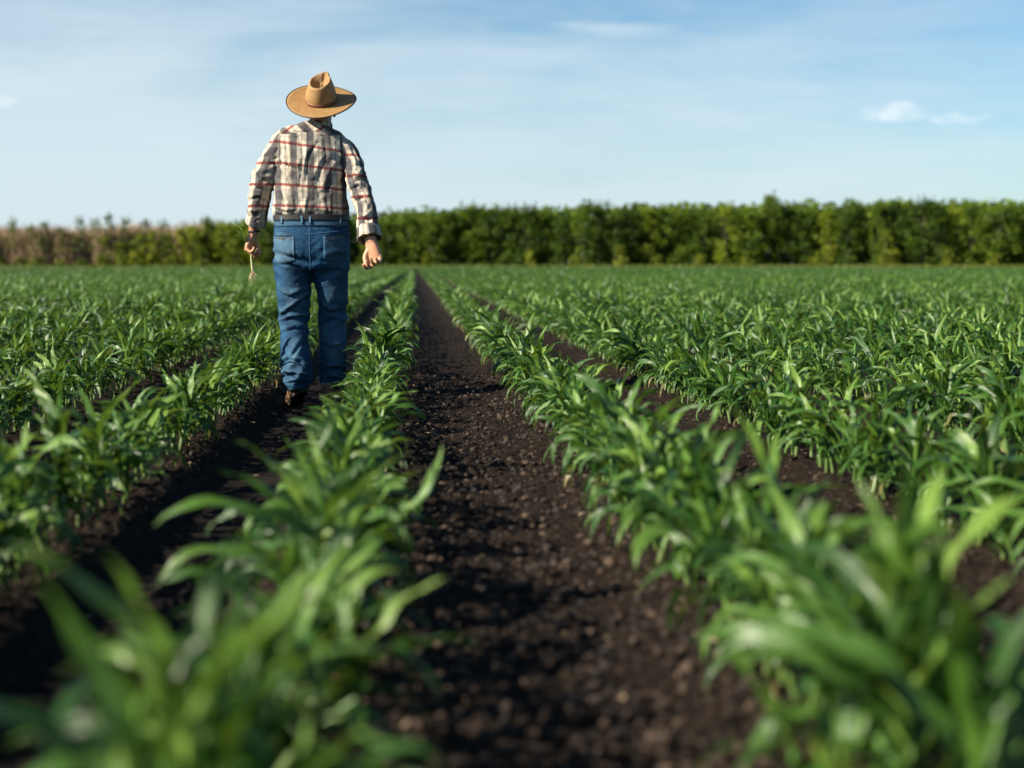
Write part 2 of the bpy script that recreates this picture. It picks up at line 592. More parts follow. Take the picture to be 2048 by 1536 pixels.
def corn_plant(seed, nseg, nac, nleaf=8, stalk_sides=8):
    """young corn: leaves in two opposite ranks, lower ones arching over, the top ones still upright"""
    r = np.random.default_rng(seed)
    H = r.uniform(0.11, 0.165)
    plane = r.uniform(0, PI)
    lean = r.normal(0, 0.035, 2)
    st = [(lean[0] * (k / 5) ** 1.5, lean[1] * (k / 5) ** 1.5, -0.02 + (H + 0.02) * k / 5) for k in range(6)]
    stalk = tube_np(st, np.linspace(0.0082, 0.006, 6), stalk_sides, 0.5)
    L = []
    for k in range(nleaf):
        q = k / (nleaf - 1)
        h = 0.03 + (H - 0.04) * q ** 0.9
        f = (h + 0.02) / (H + 0.02)
        P0 = (lean[0] * f ** 1.5, lean[1] * f ** 1.5, h)
        az = plane + (k % 2) * PI + r.normal(0, 0.35)
        size = math.sin(PI * (0.22 + 0.60 * q))
        Ln = (0.11 + 0.145 * size) * r.uniform(0.85, 1.15)
        W = (0.0115 + 0.0150 * size) * r.uniform(0.85, 1.15)
        el0 = R(62 + 23 * q + r.normal(0, 6))
        droop = R((180 - 98 * q) * r.uniform(0.65, 1.25))
        if q > 0.7: droop = R(r.uniform(25, 105))
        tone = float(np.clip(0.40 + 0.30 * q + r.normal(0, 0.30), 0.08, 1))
        if k == 0 and r.random() < 0.4: tone = 0.01
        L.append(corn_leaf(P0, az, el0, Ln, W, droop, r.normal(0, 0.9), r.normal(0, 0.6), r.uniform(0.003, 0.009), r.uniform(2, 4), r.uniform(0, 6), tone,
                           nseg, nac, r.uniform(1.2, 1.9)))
    # rolled youngest leaf in the middle of the whorl
    L.append(corn_leaf((lean[0], lean[1], H - 0.03), plane + r.uniform(0, 6), R(86), r.uniform(0.08, 0.15), 0.018, R(r.uniform(5, 40)), r.normal(0, 0.8), 0.2, 0.002, 2, 0, 0.85, nseg, nac, 1.5, 1.1))
    return stalk, cat(L)


PW = None


def project(x, y, z):
    """picture coordinates on a 2048 x 1536 frame and depth"""
    p = np.stack([x, y, z - CAM_H], -1)
    fw = np.array([math.sin(YAW) * math.cos(PITCH), math.cos(YAW) * math.cos(PITCH), -math.sin(PITCH)])
    rt = np.array([math.cos(YAW), -math.sin(YAW), 0])
    up = np.cross(rt, fw)
    d = p @ fw
    return 1024 + 2844.4 * (p @ rt) / d, 768 - 2844.4 * (p @ up) / d, d


# plant positions row by row
r = np.random.default_rng(99)
px_, py_, prow = [], [], []
for ri, rx in enumerate(rows):
    step = 0.165
    ya = 0.95 if rx in (ROW_B, ROW_C) else 1.0
    y = ya + r.uniform(0, step)
    yend = 245
    while y < yend:
        vis = abs(rx - 0.069 * y) < 0.42 * y + 2.4
        if vis:
            px_.append(rx + r.normal(0, 0.016)); py_.append(y); prow.append(ri)
        st = 0.078 if y < 60 else 0.25
        y += st * r.uniform(0.75, 1.3)
        if y < 60 and r.random() < 0.02: y += 0.12
px_, py_, prow = np.array(px_), np.array(py_), np.array(prow)
SC = np.clip(r.normal(1.0, 0.15, len(px_)), 0.5, 1.35)
# patchy growth
SC *= 0.88 + 0.24 * fbm(px_ * 0.35, py_ * 0.35, 77)
SC *= np.interp(py_, [0, 1.35, 1.9, 3.4, 6.0, 400], [1.28, 1.2, 1.0, 1.05, 1.0, 1.06])
SC = np.where(np.abs(px_ - ROW_C) < 0.1, SC * np.interp(py_, [0, 2.5, 6], [1.12, 1.14, 0.96]), SC)
SC = np.where((np.abs(px_ - ROW_B) < 0.1), SC * np.interp(py_, [0, 2.0, 6], [1.0, 1.0, 1.0]), SC)
ROT = r.uniform(0, 2 * PI, len(px_))
TLX, TLY = r.normal(0, 0.09, len(px_)), r.normal(0, 0.09, len(px_))
# the plants beside the man's feet stay low enough to leave his shoes in view
for _ in range(6):
    uu, vv_, dd_ = project(px_ - 0.24 * SC, py_, 0.20 * SC)
    u2, v2, d2_ = project(px_ - 0.16 * SC, py_, 0.32 * SC)
    bad = (np.abs(px_ - ROW_B) < 0.1) & (py_ < 8.2) & (((uu < 648) & (vv_ > 690) & (vv_ < 815)) | ((u2 < 622) & (v2 > 640) & (v2 < 815)))
    SC = np.where(bad, SC * 0.9, SC)
u_, v_, d_ = project(px_, py_, np.full(len(px_), 0.22))
inside = (u_ > -110) & (u_ < 2160) & (v_ < 1900) & (d_ > 0.6)
# the man's own footprint stays clear
order = [i for i in np.argsort(d_) if inside[i]][:290]
hero = set(order)

NV = 16
protos = []
for k in range(NV):
    st, lf = corn_plant(500 + k, 14, 4, nleaf=9 + k % 3)
    protos.append((mesh_np('stalk', *st), mesh_np('foliage', *lf)))
    protos[-1][0].materials.append(M_stalk)
    protos[-1][1].materials.append(M_leaf)


def ordinal(n):
    s = 'th' if 10 <= n % 100 <= 20 else {1: 'st', 2: 'nd', 3: 'rd'}.get(n % 10, 'th')
    return f'{n}{s}'


ia = int(np.argmin(np.abs(rows - ROW_A)))


def row_phrase(ri):
    k = ri - ia
    words = ['', 'first', 'second', 'third', 'fourth', 'fifth', 'sixth', 'seventh', 'eighth']
    if k <= 0:
        return f'{words[min(8, 1 - k)]} row left of the walking man', f'corn plants in the {words[min(8, 1 - k)]} row left of the man'
    if k == 1:
        return 'the row between man and bare middle furrow', 'corn plants in the row between the man and the bare furrow'
    return f'{words[min(8, k - 1)]} row right of bare middle furrow', f'corn plants in the {words[min(8, k - 1)]} row right of the bare furrow'


def gz1(x, y):
    return float(ground_base(np.array([x]), np.array([y]))[0][0])


first_use = {}
cnt = {}
for i in sorted(hero, key=lambda i: (prow[i], py_[i])):
    cnt[prow[i]] = cnt.get(prow[i], 0) + 1
    k = int(r.integers(NV))
    if k not in first_use:
        root = empty('corn_plant')
        obj('stalk', protos[k][0], None, root)
        obj('foliage', protos[k][1], None, root)
        first_use[k] = root
    else:
        src = first_use[k]
        root = src.copy(); col.objects.link(root)
        for ch in src.children:
            c_ = ch.copy(); col.objects.link(c_); c_.parent = root
    s = float(SC[i])
    root.location = (float(px_[i]), float(py_[i]), gz1(px_[i], py_[i]))
    root.rotation_euler = (float(TLX[i]), float(TLY[i]), float(ROT[i]))
    root.scale = (s, s, s)
    ph, gr = row_phrase(prow[i])
    size = 'tall' if s > 1.12 else 'short' if s < 0.88 else 'leafy'
    tag(root, f'{size} corn plant, {ordinal(cnt[prow[i]])} from front in {ph}', 'corn plant', gr)

# near plants that stand out in the photograph by one long blade
SPEC = [(-0.125, 3.0, 0.15, 0.0, 8, -78, 0.29, 0.044, 0.7, 'corn plant with one long blade curling upward at the edge of the bare middle furrow'),
        (-0.20, 1.62, 0.20, PI * 0.93, 34, 20, 0.22, 0.036, 0.2, 'blurred corn plant with a pale blade reaching left over the dark wheel track'),
        (0.47, 1.70, 0.13, PI * 0.98, 64, 14, 0.21, 0.044, 0.3, 'blurred corn plant with a broad blade rising left at the bottom of the bare furrow'),
        (0.655, 2.42, 0.20, PI * 0.8, 80, 24, 0.30, 0.042, 0.9, 'tallest upright blade of corn in the first row right of the bare furrow'),
        (0.635, 1.78, 0.24, PI * 0.5, 84, -12, 0.24, 0.046, 0.5, 'blurred corn plant with two upright blades near the right edge of the picture')]
for q_, (x, y, z, az, el0, dr, L_, W_, tw, lab) in enumerate(SPEC):
    st, lf = corn_plant(700 + q_, 14, 4, nleaf=7)
    ex = [corn_leaf((0, 0, z), az, R(el0), L_, W_, R(dr), tw, 0.1, 0.006, 2.5, 1.0, 0.85, 18, 4, 1.0)]
    if q_ == 4: ex.append(corn_leaf((0, 0, z - 0.03), az + 2.6, R(76), 0.22, 0.042, R(30), -0.6, 0.1, 0.006, 2.5, 2.0, 0.75, 18, 4, 1.3))
    st2 = tube_np([(0, 0, -0.02), (0, 0, z * 0.6), (0, 0, z + 0.01)], (0.009, 0.008, 0.006), 8)
    root = empty('corn_plant', (x, y, gz1(x, y)))
    obj('stalk', mesh_np('stalk', *cat([st2])), M_stalk, root)
    obj('foliage', mesh_np('foliage', *cat([lf] + ex)), M_leaf, root)
    tag(root, lab, 'corn plant', 'corn plants with a long blade near the camera')

# every other plant of the field: one mass
rest = np.array([i for i in range(len(px_)) if i not in hero])
dist = np.hypot(px_[rest], py_[rest])
lods = [(0, 22, [corn_plant(900 + k, 7, 2, 10, 5) for k in range(14)], True),
        (22, 60, [corn_plant(950 + k, 4, 1, 7, 3) for k in range(10)], True),
        (60, 400, [corn_plant(970 + k, 3, 1, 6, 3) for k in range(8)], False)]
VV, FF2, AA, MI, off = [], [], [], [], 0
for lo, hi, prot, keepstalk in lods:
    idx = rest[(dist >= lo) & (dist < hi)]
    ch = r.integers(len(prot), size=len(idx))
    for k, (st, lf) in enumerate(prot):
        sel = idx[ch == k]
        if not len(sel): continue
        pieces = [(lf, 0)] + ([(st, 1)] if keepstalk else [])
        for (V, Fq, A_), mi in pieces:
            s = SC[sel][:, None]
            ca, sa_ = np.cos(ROT[sel])[:, None], np.sin(ROT[sel])[:, None]
            wide = 1.0 if lo < 60 else 1.45
            X = (V[None, :, 0] * ca - V[None, :, 1] * sa_) * s * wide
            Y = (V[None, :, 0] * sa_ + V[None, :, 1] * ca) * s * wide
            Z = V[None, :, 2] * s
            X = X + Z * TLX[sel][:, None] + px_[sel][:, None]
            Y = Y + Z * TLY[sel][:, None] + py_[sel][:, None]
            Z = Z + ground_base(px_[sel], py_[sel])[0][:, None]
            n = len(sel)
            VV.append(np.stack([X, Y, Z], -1).reshape(-1, 3))
            FF2.append((Fq[None] + (np.arange(n) * len(V))[:, None, None]).reshape(-1, 4) + off)
            AA.append(np.tile(A_, (n, 1)))
            MI.append(np.full(n * len(Fq), mi))
            off += n * len(V)
VV, FF2, AA, MI = np.concatenate(VV), np.concatenate(FF2), np.concatenate(AA), np.concatenate(MI)
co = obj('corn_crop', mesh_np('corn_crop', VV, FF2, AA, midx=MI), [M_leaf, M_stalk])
tag(co, 'young green corn crop filling the field out to the trees', 'corn crop', kind='stuff')
del VV, FF2, AA, MI


# ------------------------------------------------------------------ solid builders for the figure
def loft(rings, cap=True):
    n = len(rings[0])
    V = [tuple(p) for r_ in rings for p in r_]
    F = []
    for i in range(len(rings) - 1):
        for j in range(n):
            a = i * n + j; b_ = i * n + (j + 1) % n
            F.append((a, b_, b_ + n, a + n))
    if cap:
        for base_, rg in ((0, rings[0]), ((len(rings) - 1) * n, rings[-1])):
            c = sum((Vector(p) for p in rg), Vector()) / n
            V.append(tuple(c)); ci = len(V) - 1
            for j in range(n):
                a, b_ = base_ + j, base_ + (j + 1) % n
                F.append((b_, a, ci) if base_ == 0 else (a, b_, ci))
    return V, F


def ring(c, ax, ay, rx, ry, n=28, p=2.0):
    c, ax, ay = Vector(c), Vector(ax), Vector(ay)
    out = []
    for k in range(n):
        th = 2 * PI * k / n
        cs, sn = math.cos(th), math.sin(th)
        out.append(c + ax * (rx * math.copysign(abs(cs) ** (2 / p), cs)) + ay * (ry * math.copysign(abs(sn) ** (2 / p), sn)))
    return out


def interp(path, n):
    """Catmull-Rom through the control rows (any number of columns)"""
    P = np.array(path, float)
    P = np.vstack([2 * P[0] - P[1], P, 2 * P[-1] - P[-2]])
    m = len(P) - 3
    out = []
    for k in range(n):
        t = k / (n - 1) * m
        i = min(int(t), m - 1); f = t - i
        a, b_, c, d = P[i:i + 4]
        out.append(0.5 * (2 * b_ + (c - a) * f + (2 * a - 5 * b_ + 4 * c - d) * f ** 2 + (-a + 3 * b_ - 3 * c + d) * f ** 3))
    return np.array(out)


def limb(path, n=18, seg=24, hint=(0, 1, 0), p=2.0, cap=True, flat=False):
    """path rows: x y z r_side r_depth ; hint gives the depth axis"""
    Q = interp(path, n)
    rings = []
    for k in range(n):
        a = Q[max(k - 1, 0), :3]; b_ = Q[min(k + 1, n - 1), :3]
        T = Vector(b_ - a).normalized()
        if flat: T = Vector((0, 0, 1))
        ay = Vector(hint); ay = (ay - T * ay.dot(T)).normalized()
        ax = ay.cross(T).normalized()
        rings.append(ring(Q[k, :3], ax, ay, max(Q[k, 3], 0.002), max(Q[k, 4], 0.002), seg, p))
    return loft(rings, cap)


def ellipsoid(c, rx, ry, rz, rot=None, n=16):
    V = []
    F = []
    rings = []
    M = rot or Matrix.Identity(3)
    for i in range(1, n):
        ph = PI * i / n
        rings.append([Vector(c) + M @ Vector((rx * math.sin(ph) * math.cos(2 * PI * j / 20), ry * math.sin(ph) * math.sin(2 * PI * j / 20), -rz * math.cos(ph))) for j in range(20)])
    return loft(rings, True)


def join(parts):
    V, F, o = [], [], 0
    for v, f in parts:
        V += list(v); F += [tuple(i + o for i in q) for q in f]; o += len(v)
    return V, F


def fuse(name, parts, voxel, smooth=4, factor=0.5):
    V, F = join(parts)
    me = bpy.data.meshes.new('tmp')
    me.from_pydata([tuple(v) for v in V], [], F)
    bm = bmesh.new(); bm.from_mesh(me); bmesh.ops.recalc_face_normals(bm, faces=bm.faces); bm.to_mesh(me); bm.free()
    o = bpy.data.objects.new('tmp', me); col.objects.link(o)
    md = o.modifiers.new('r', 'REMESH'); md.mode = 'VOXEL'; md.voxel_size = voxel; md.use_smooth_shade = True
    if smooth:
        ms = o.modifiers.new('s', 'SMOOTH'); ms.iterations = smooth; ms.factor = factor
    dg = bpy.context.evaluated_depsgraph_get()
    out = bpy.data.meshes.new_from_object(o.evaluated_get(dg))
    out.name = name
    bpy.data.objects.remove(o); bpy.data.meshes.remove(me)
    out.polygons.foreach_set('use_smooth', np.ones(len(out.polygons), dtype=bool))
    return out


def get_np(me):
    V = np.empty(len(me.vertices) * 3, np.float32); me.vertices.foreach_get('co', V)
    N = np.empty(len(me.vertices) * 3, np.float32); me.vertices.foreach_get('normal', N)
    return V.reshape(-1, 3).astype(float), N.reshape(-1, 3).astype(float)


def set_np(me, V):
    me.vertices.foreach_set('co', V.astype(np.float32).ravel()); me.update()


def nz(p, s=1.0):
    return noise.noise(Vector(p) * s)


def fold(x):
    """sharp crest, soft valley, centred on nought"""
    return 0.45 - abs(x) * 2.0


S_ = 357.0
MY = 7.97


CR = cam.rotation_euler.to_matrix()


def W(px, py, y=MY):
    """point in the upright plane at distance y that is seen at px, py of the 2048 x 1536 photograph"""
    d = CR @ Vector(((px - 1024) / 2844.4, (768 - py) / 2844.4, -1))
    k = y / d.y
    return (d.x * k, y, CAM_H + d.z * k)


# the arms swing: left one forward, right one back
def AL(py): return float(np.interp(py, [290, 330, 370, 410, 445, 468], [7.98, 7.97, 7.975, 8.03, 8.08, 8.11]))
def AR(py): return float(np.interp(py, [290, 330, 371, 412, 450, 486], [7.985, 7.93, 7.86, 7.80, 7.745, 7.70]))
def X_(px): return W(px, 450)[0]
def Z_(py): return W(625, py)[2]


# ------------------------------------------------------------------ the walking man
man = empty('person', (X_(625), MY, -0.03))
tag(man, 'man seen from behind in straw hat, plaid shirt and blue jeans walking between corn rows', 'person')
inv = Matrix.Translation(Vector(man.location)).inverted()


def man_part(name, me, mats, parent=None):
    o = obj(name, me, mats)
    me.transform(inv)
    o.parent = parent or man
    return o


# --- materials of the figure
m, t, b, o = new_mat('skin')
g = t.add('ShaderNodeNewGeometry').outputs['Position']
c = t.mix(t.noise(g, 30, 3, 0.6), (0.35, 0.17, 0.088), (0.48, 0.265, 0.15))
c = t.mix(t.smooth(t.noise(g, 90, 3), 0.45, 0.7, 0, 0.5), c, (0.45, 0.15, 0.09))
t.l.new(c, b.inputs['Base Color'])
b.inputs['Roughness'].default_value = 0.5
b.inputs['Subsurface Weight'].default_value = 0.12
b.inputs['Subsurface Radius'].default_value = (0.012, 0.004, 0.002)
t.l.new(t.bump(t.noise(g, 220, 3), 0.25, 0.002), b.inputs['Normal'])
M_skin = m

m, t, b, o = new_mat('plaid_cotton')
u, v, kk = t.sep(attr_vec(t))
g = t.add('ShaderNodeNewGeometry').outputs['Position']


def band(t, x, period, c0, half, soft=0.004):
    """1 inside a stripe centred on c0 in every period"""
    q = t.math('PINGPONG', t.math('ADD', x, 50 * period - c0), period / 2)
    return t.smooth(q, half - soft, half + soft, 1, 0)


gv = t.noise(t.comb(t.math('MULTIPLY', u, 160), t.math('MULTIPLY', v, 12), kk), 1, 2)
cream = t.mix(gv, (0.43, 0.365, 0.275), (0.60, 0.53, 0.42))
P = 0.096
d1 = band(t, u, P, 0.0, 0.021)
d2 = band(t, u, P, 0.048, 0.0045, 0.002)
d3 = band(t, u, P, 0.026, 0.0025, 0.0015)
d4 = band(t, u, P * 2, 0.074, 0.009, 0.002)
h1 = band(t, v, 0.116, 0.058, 0.027)
h2 = band(t, v, 0.116, 0.030, 0.0030, 0.0015)
h3 = band(t, v, 0.116, 0.088, 0.0040, 0.0015)
red = band(t, v, 0.116, 0.0, 0.0075, 0.003)
c = t.mix(t.math('MULTIPLY', h1, 0.36), cream, (0.17, 0.165, 0.16))
c = t.mix(t.math('MULTIPLY', d1, 0.90), c, (0.042, 0.042, 0.047))
c = t.mix(t.math('MULTIPLY', t.math('MULTIPLY', d1, h1), 0.5), c, (0.035, 0.036, 0.045))
c = t.mix(t.math('MULTIPLY', t.math('MAXIMUM', d2, d3), 0.55), c, (0.13, 0.12, 0.12))
c = t.mix(t.math('MULTIPLY', d4, 0.50), c, (0.20, 0.17, 0.13))
c = t.mix(t.math('MULTIPLY', t.math('MAXIMUM', h2, h3), 0.42), c, (0.12, 0.11, 0.11))
c = t.mix(t.math('MULTIPLY', red, 0.85), c, t.mix(d1, (0.20, 0.026, 0.028), (0.065, 0.006, 0.010)))
t.l.new(c, b.inputs['Base Color'])
b.inputs['Roughness'].default_value = 0.85
b.inputs['Specular IOR Level'].default_value = 0.2
t.l.new(t.bump(t.math('ADD', t.noise(g, 55, 4, 0.65), t.math('MULTIPLY', gv, 0.15)), 0.55, 0.006), b.inputs['Normal'])
M_shirt = m

m, t, b, o = new_mat('blue_denim')
g = t.add('ShaderNodeNewGeometry').outputs['Position']
wear = t.sep(attr_vec(t))[0]
n1 = t.noise(g, 9, 4, 0.6)
n2 = t.noise(t.mapping(g, (1, 1, 0.18)), 260, 2, 0.6)
n3 = t.noise(t.mapping(g, (0.5, 0.5, 1.6)), 38, 4, 0.65)
c = t.mix(t.smooth(n1, 0.3, 0.7), (0.0030, 0.0200, 0.056), (0.0080, 0.048, 0.110))
c = t.mix(t.math('MULTIPLY', wear, t.smooth(n3, 0.2, 0.75, 0.35, 1.0)), c, (0.17, 0.29, 0.35))
c = t.mix(t.math('MULTIPLY', t.smooth(n2, 0.45, 0.75), 0.15), c, (0.09, 0.17, 0.24))
t.l.new(c, b.inputs['Base Color'])
b.inputs['Roughness'].default_value = 0.8
b.inputs['Specular IOR Level'].default_value = 0.12
t.l.new(t.bump(t.math('ADD', n3, t.math('MULTIPLY', n2, 0.15)), 0.5, 0.006), b.inputs['Normal'])
M_denim = m


def simple(name, c1, c2, rough=0.6, scale=30, bump=0.3, bd=0.003, stretch=(1, 1, 1)):
    m, t, b, o = new_mat(name)
    g = t.add('ShaderNodeNewGeometry').outputs['Position']
    n = t.noise(t.mapping(g, stretch), scale, 4, 0.6)
    t.l.new(t.mix(t.smooth(n, 0.3, 0.7), c1, c2), b.inputs['Base Color'])
    b.inputs['Roughness'].default_value = rough
    t.l.new(t.bump(n, bump, bd), b.inputs['Normal'])
    return m


M_belt = simple('black_leather', (0.005, 0.005, 0.006), (0.012, 0.011, 0.012), 0.6)
M_shoe = simple('brown_leather', (0.12, 0.06, 0.03), (0.27, 0.15, 0.08), 0.6, 45)
M_sole = simple('dark_rubber', (0.012, 0.010, 0.010), (0.035, 0.026, 0.022), 0.8, 60)
M_hair = simple('grey_brown_hair', (0.03, 0.02, 0.015), (0.10, 0.075, 0.06), 0.6, 120, 0.6, 0.004, (1, 1, 0.2))
M_band = simple('brown_hat_band', (0.13, 0.045, 0.018), (0.20, 0.075, 0.03), 0.5, 60)
M_edge = simple('dark_brim_binding', (0.022, 0.015, 0.012), (0.045, 0.03, 0.022), 0.6, 60)
M_thread = simple('seam_thread', (0.20, 0.13, 0.07), (0.28, 0.20, 0.12), 0.7, 200)
M_dark = simple('sleeve_inside', (0.06, 0.05, 0.05), (0.12, 0.10, 0.09), 0.9, 60)
M_root = simple('pale_root', (0.30, 0.20, 0.11), (0.50, 0.38, 0.22), 0.7, 90)

m, t, b, o = new_mat('woven_straw')
g = t.add('ShaderNodeTexCoord').outputs['Object']
x, y, z = t.sep(g)
ang = t.math('ARCTAN2', y, x)
rad = t.math('SQRT', t.math('ADD', t.math('MULTIPLY', x, x), t.math('MULTIPLY', y, y)))
rr = t.math('ADD', rad, z)
w1 = t.math('SINE', t.math('MULTIPLY', ang, 64))
w2 = t.math('SINE', t.math('MULTIPLY', rr, 560))
wv = t.math('MULTIPLY', w1, w2)
n1 = t.noise(g, 25, 4, 0.6)
c = t.mix(t.smooth(n1, 0.3, 0.7), (0.38, 0.20, 0.062), (0.54, 0.33, 0.125))
c = t.mix(t.smooth(wv, -0.5, 0.5, 0.75, 0), c, (0.17, 0.08, 0.025))
t.l.new(c, b.inputs['Base Color'])
b.inputs['Roughness'].default_value = 0.55
t.l.new(t.bump(t.math('ADD', wv, t.math('MULTIPLY', n1, 2)), 0.5, 0.003), b.inputs['Normal'])
tl = t.add('ShaderNodeBsdfTranslucent')
t.l.new(t.mix(0.5, c, (0.75, 0.38, 0.08)), tl.inputs[0])
mx = t.add('ShaderNodeMixShader'); mx.inputs[0].default_value = 0.16
t.l.new(b.outputs[0], mx.inputs[1]); t.l.new(tl.outputs[0], mx.inputs[2]); t.l.new(mx.outputs[0], o.inputs[0])
M_straw = m


def hand(wrist, D, Np, Sd, curls, spread, thumb, sc=1.0, width=0.040):
    """palm + four fingers + thumb; D along the hand, Np out of the palm, Sd to the thumb side"""
    D = Vector(D).normalized(); Np = Vector(Np); Np = (Np - D * Np.dot(D)).normalized()
    Sd_ = D.cross(Np)
    if Sd_.dot(Vector(Sd)) < 0: Sd_ = -Sd_
    wr = Vector(wrist)
    parts = []
    rings = []
    for q, hw, ht, o_ in ((-0.03, 0.027, 0.021, 0), (0.0, 0.028, 0.020, 0), (0.03, 0.034, 0.0195, 0.001), (0.06, width, 0.0175, 0.001), (0.088, width * 0.98, 0.014, 0), (0.098, width * 0.85, 0.009, 0)):
        rings.append(ring(wr + D * q * sc - Sd_ * o_, Sd_, Np, hw * sc, ht * sc, 20, 2.5))
    parts.append(loft(rings))
    lens = ((0.042, 0.025, 0.021), (0.046, 0.029, 0.022), (0.042, 0.027, 0.021), (0.033, 0.021, 0.018))
    for i in range(4):
        p = wr + D * (0.086 - 0.004 * abs(i - 1)) * sc + Sd_ * (0.030 - 0.0205 * i) * sc
        d = (D + Sd_ * spread * (1.5 - i) * 0.1).normalized()
        pts = [[*(p - D * 0.015), 0.0095 * sc, 0.0095 * sc], [*p, 0.0098 * sc, 0.0098 * sc]]
        ang = 0
        for jn in range(3):
            ang += R(curls[i][jn])
            dd = (d * math.cos(ang) + Np * math.sin(ang)).normalized()
            p = p + dd * lens[i][jn] * sc
            rr_ = (0.0090, 0.0082, 0.0062)[jn] * sc
            pts.append([*p, rr_, rr_])
        parts.append(limb(pts, 14, 10, hint=tuple(Sd_)))
    p = wr + D * 0.022 * sc + Sd_ * 0.020 * sc + Np * 0.004
    pts = [[*(p - Sd_ * 0.008), 0.014 * sc, 0.014 * sc]]
    for (a, b_, c_), ln, rr_ in zip(thumb, (0.040, 0.032, 0.026), (0.0135, 0.0105, 0.0078)):
        dd = (D * a + Sd_ * b_ + Np * c_).normalized()
        p = p + dd * ln * sc
        pts.append([*p, rr_ * sc, rr_ * sc])
    parts.append(limb(pts, 12, 12, hint=tuple(Np)))
    return parts


# arm paths (shoulder to wrist)
LA = [W(572, 302, AL(302)), W(542, 332, AL(332)), W(524, 368, AL(368)), W(517, 408, AL(408)), W(510, 445, AL(445)), W(507, 468, AL(468))]
RA = [W(686, 306, AR(306)), W(707, 334, AR(334)), W(717, 371, AR(371)), W(730, 412, AR(412)), W(737, 450, AR(450)), W(742, 486, AR(486))]


def arm_rows(P, rs): return [[*p, r_, r_] for p, r_ in zip(P, rs)]


HC = Vector((X_(642), 8.03, 1.592))
bp = []
bp.append(limb(arm_rows(LA, (0.042, 0.044, 0.040, 0.037, 0.032, 0.029)), 16, 18))
bp.append(limb(arm_rows(RA, (0.042, 0.043, 0.039, 0.036, 0.031, 0.028)), 16, 18))
# torso, neck
bp.append(limb([[X_(624), 7.95, 0.84, 0.155, 0.10], [X_(624), 7.95, 0.97, 0.165, 0.10], [X_(624), 7.97, 1.10, 0.155, 0.095], [X_(627), 7.98, 1.28, 0.165, 0.10], [X_(629), 7.98, 1.40, 0.175, 0.085],
                [X_(634), 7.98, 1.455, 0.11, 0.065], [X_(640), 7.985, 1.50, 0.065, 0.058], [X_(644), 8.0, 1.55, 0.058, 0.060], [HC.x, 8.01, 1.60, 0.058, 0.062]], 30, 26))
# skull, jaw, nose, ears, brow, lips, eyelids
tiltM = Matrix.Rotation(R(-10), 3, 'X')
bp.append(ellipsoid(HC + Vector((0, 0.0, 0.03)), 0.073, 0.094, 0.090))
bp.append(ellipsoid(HC + Vector((0, 0.035, -0.045)), 0.055, 0.062, 0.062))
bp.append(ellipsoid(HC + Vector((0, 0.085, -0.085)), 0.026, 0.018, 0.018))
bp.append(limb([[HC.x, HC.y + 0.088, HC.z + 0.012, 0.007, 0.007], [HC.x, HC.y + 0.106, HC.z - 0.012, 0.010, 0.010], [HC.x, HC.y + 0.118, HC.z - 0.034, 0.015, 0.012], [HC.x, HC.y + 0.098, HC.z - 0.040, 0.010, 0.008]], 8, 12))
for s in (-1, 1):
    bp.append(ellipsoid(HC + Vector((s * 0.076, 0.0, -0.010)), 0.010, 0.019, 0.033, Matrix.Rotation(R(-14 * s), 3, 'Z')))
    bp.append(ellipsoid(HC + Vector((s * 0.031, 0.083, 0.010)), 0.014, 0.009, 0.008))
    bp.append(ellipsoid(HC + Vector((s * 0.033, 0.086, 0.030)), 0.020, 0.008, 0.005))
    bp.append(ellipsoid(HC + Vector((s * 0.045, 0.062, -0.022)), 0.018, 0.018, 0.016))
bp.append(ellipsoid(HC + Vector((0, 0.097, -0.059)), 0.024, 0.010, 0.005))
bp.append(ellipsoid(HC + Vector((0, 0.094, -0.068)), 0.020, 0.010, 0.006))
# legs inside the jeans, feet inside the shoes
LL = [(X_(594), 7.95, 0.86), (X_(588), 7.955, 0.60), (X_(586), 7.975, 0.44), (X_(590), 7.915, 0.22), (X_(597), 7.87, 0.085)]
RL = [(X_(655), 7.96, 0.86), (X_(661), 8.01, 0.60), (X_(662), 8.06, 0.44), (X_(660), 8.065, 0.22), (X_(657), 8.05, 0.06)]
bp.append(limb(arm_rows(LL, (0.085, 0.068, 0.055, 0.052, 0.036)), 20, 18))
bp.append(limb(arm_rows(RL, (0.085, 0.066, 0.054, 0.050, 0.036)), 20, 18))
bp.append(limb([[*LL[-1], 0.034, 0.036], [LL[-1][0] - 0.015, 7.93, 0.035, 0.036, 0.03], [LL[-1][0] - 0.035, 8.01, 0.005, 0.036, 0.016]], 10, 14, hint=(0, 0, 1)))
bp.append(limb([[RL[-1][0], 8.03, 0.03, 0.034, 0.034], [RL[-1][0] + 0.004, 8.12, 0.02, 0.038, 0.028], [RL[-1][0] + 0.012, 8.20, 0.0, 0.036, 0.016]], 10, 14, hint=(0, 0, 1)))
# left hand closed round the seedling, right hand hanging half curled
LW = Vector(W(507, 468, AL(468))); RW = Vector(W(742, 486, AR(486)))
LD = Vector((-0.34, 0.06, -1))
bp += hand(LW, LD, (0.92, -0.32, 0), (0.3, 0.9, 0), ((50, 72, 42), (56, 76, 45), (60, 78, 45), (62, 80, 45)), 0.3,
           ((0.85, 0.55, 0.25), (0.7, 0.0, 0.75), (0.75, -0.35, 0.6)), 1.05)
bp += hand(RW, Vector((0.22, -0.12, -1)), (-0.42, -0.90, 0), (-1, 0, 0), ((42, 58, 34), (50, 64, 36), (52, 66, 36), (46, 62, 38)), 0.5,
           ((0.9, 0.42, 0.30), (0.95, 0.02, 0.35), (0.95, -0.15, 0.4)), 1.14, 0.036)
body = fuse('body', bp, 0.0036, 2, 0.4)
man_part('body', body, M_skin)

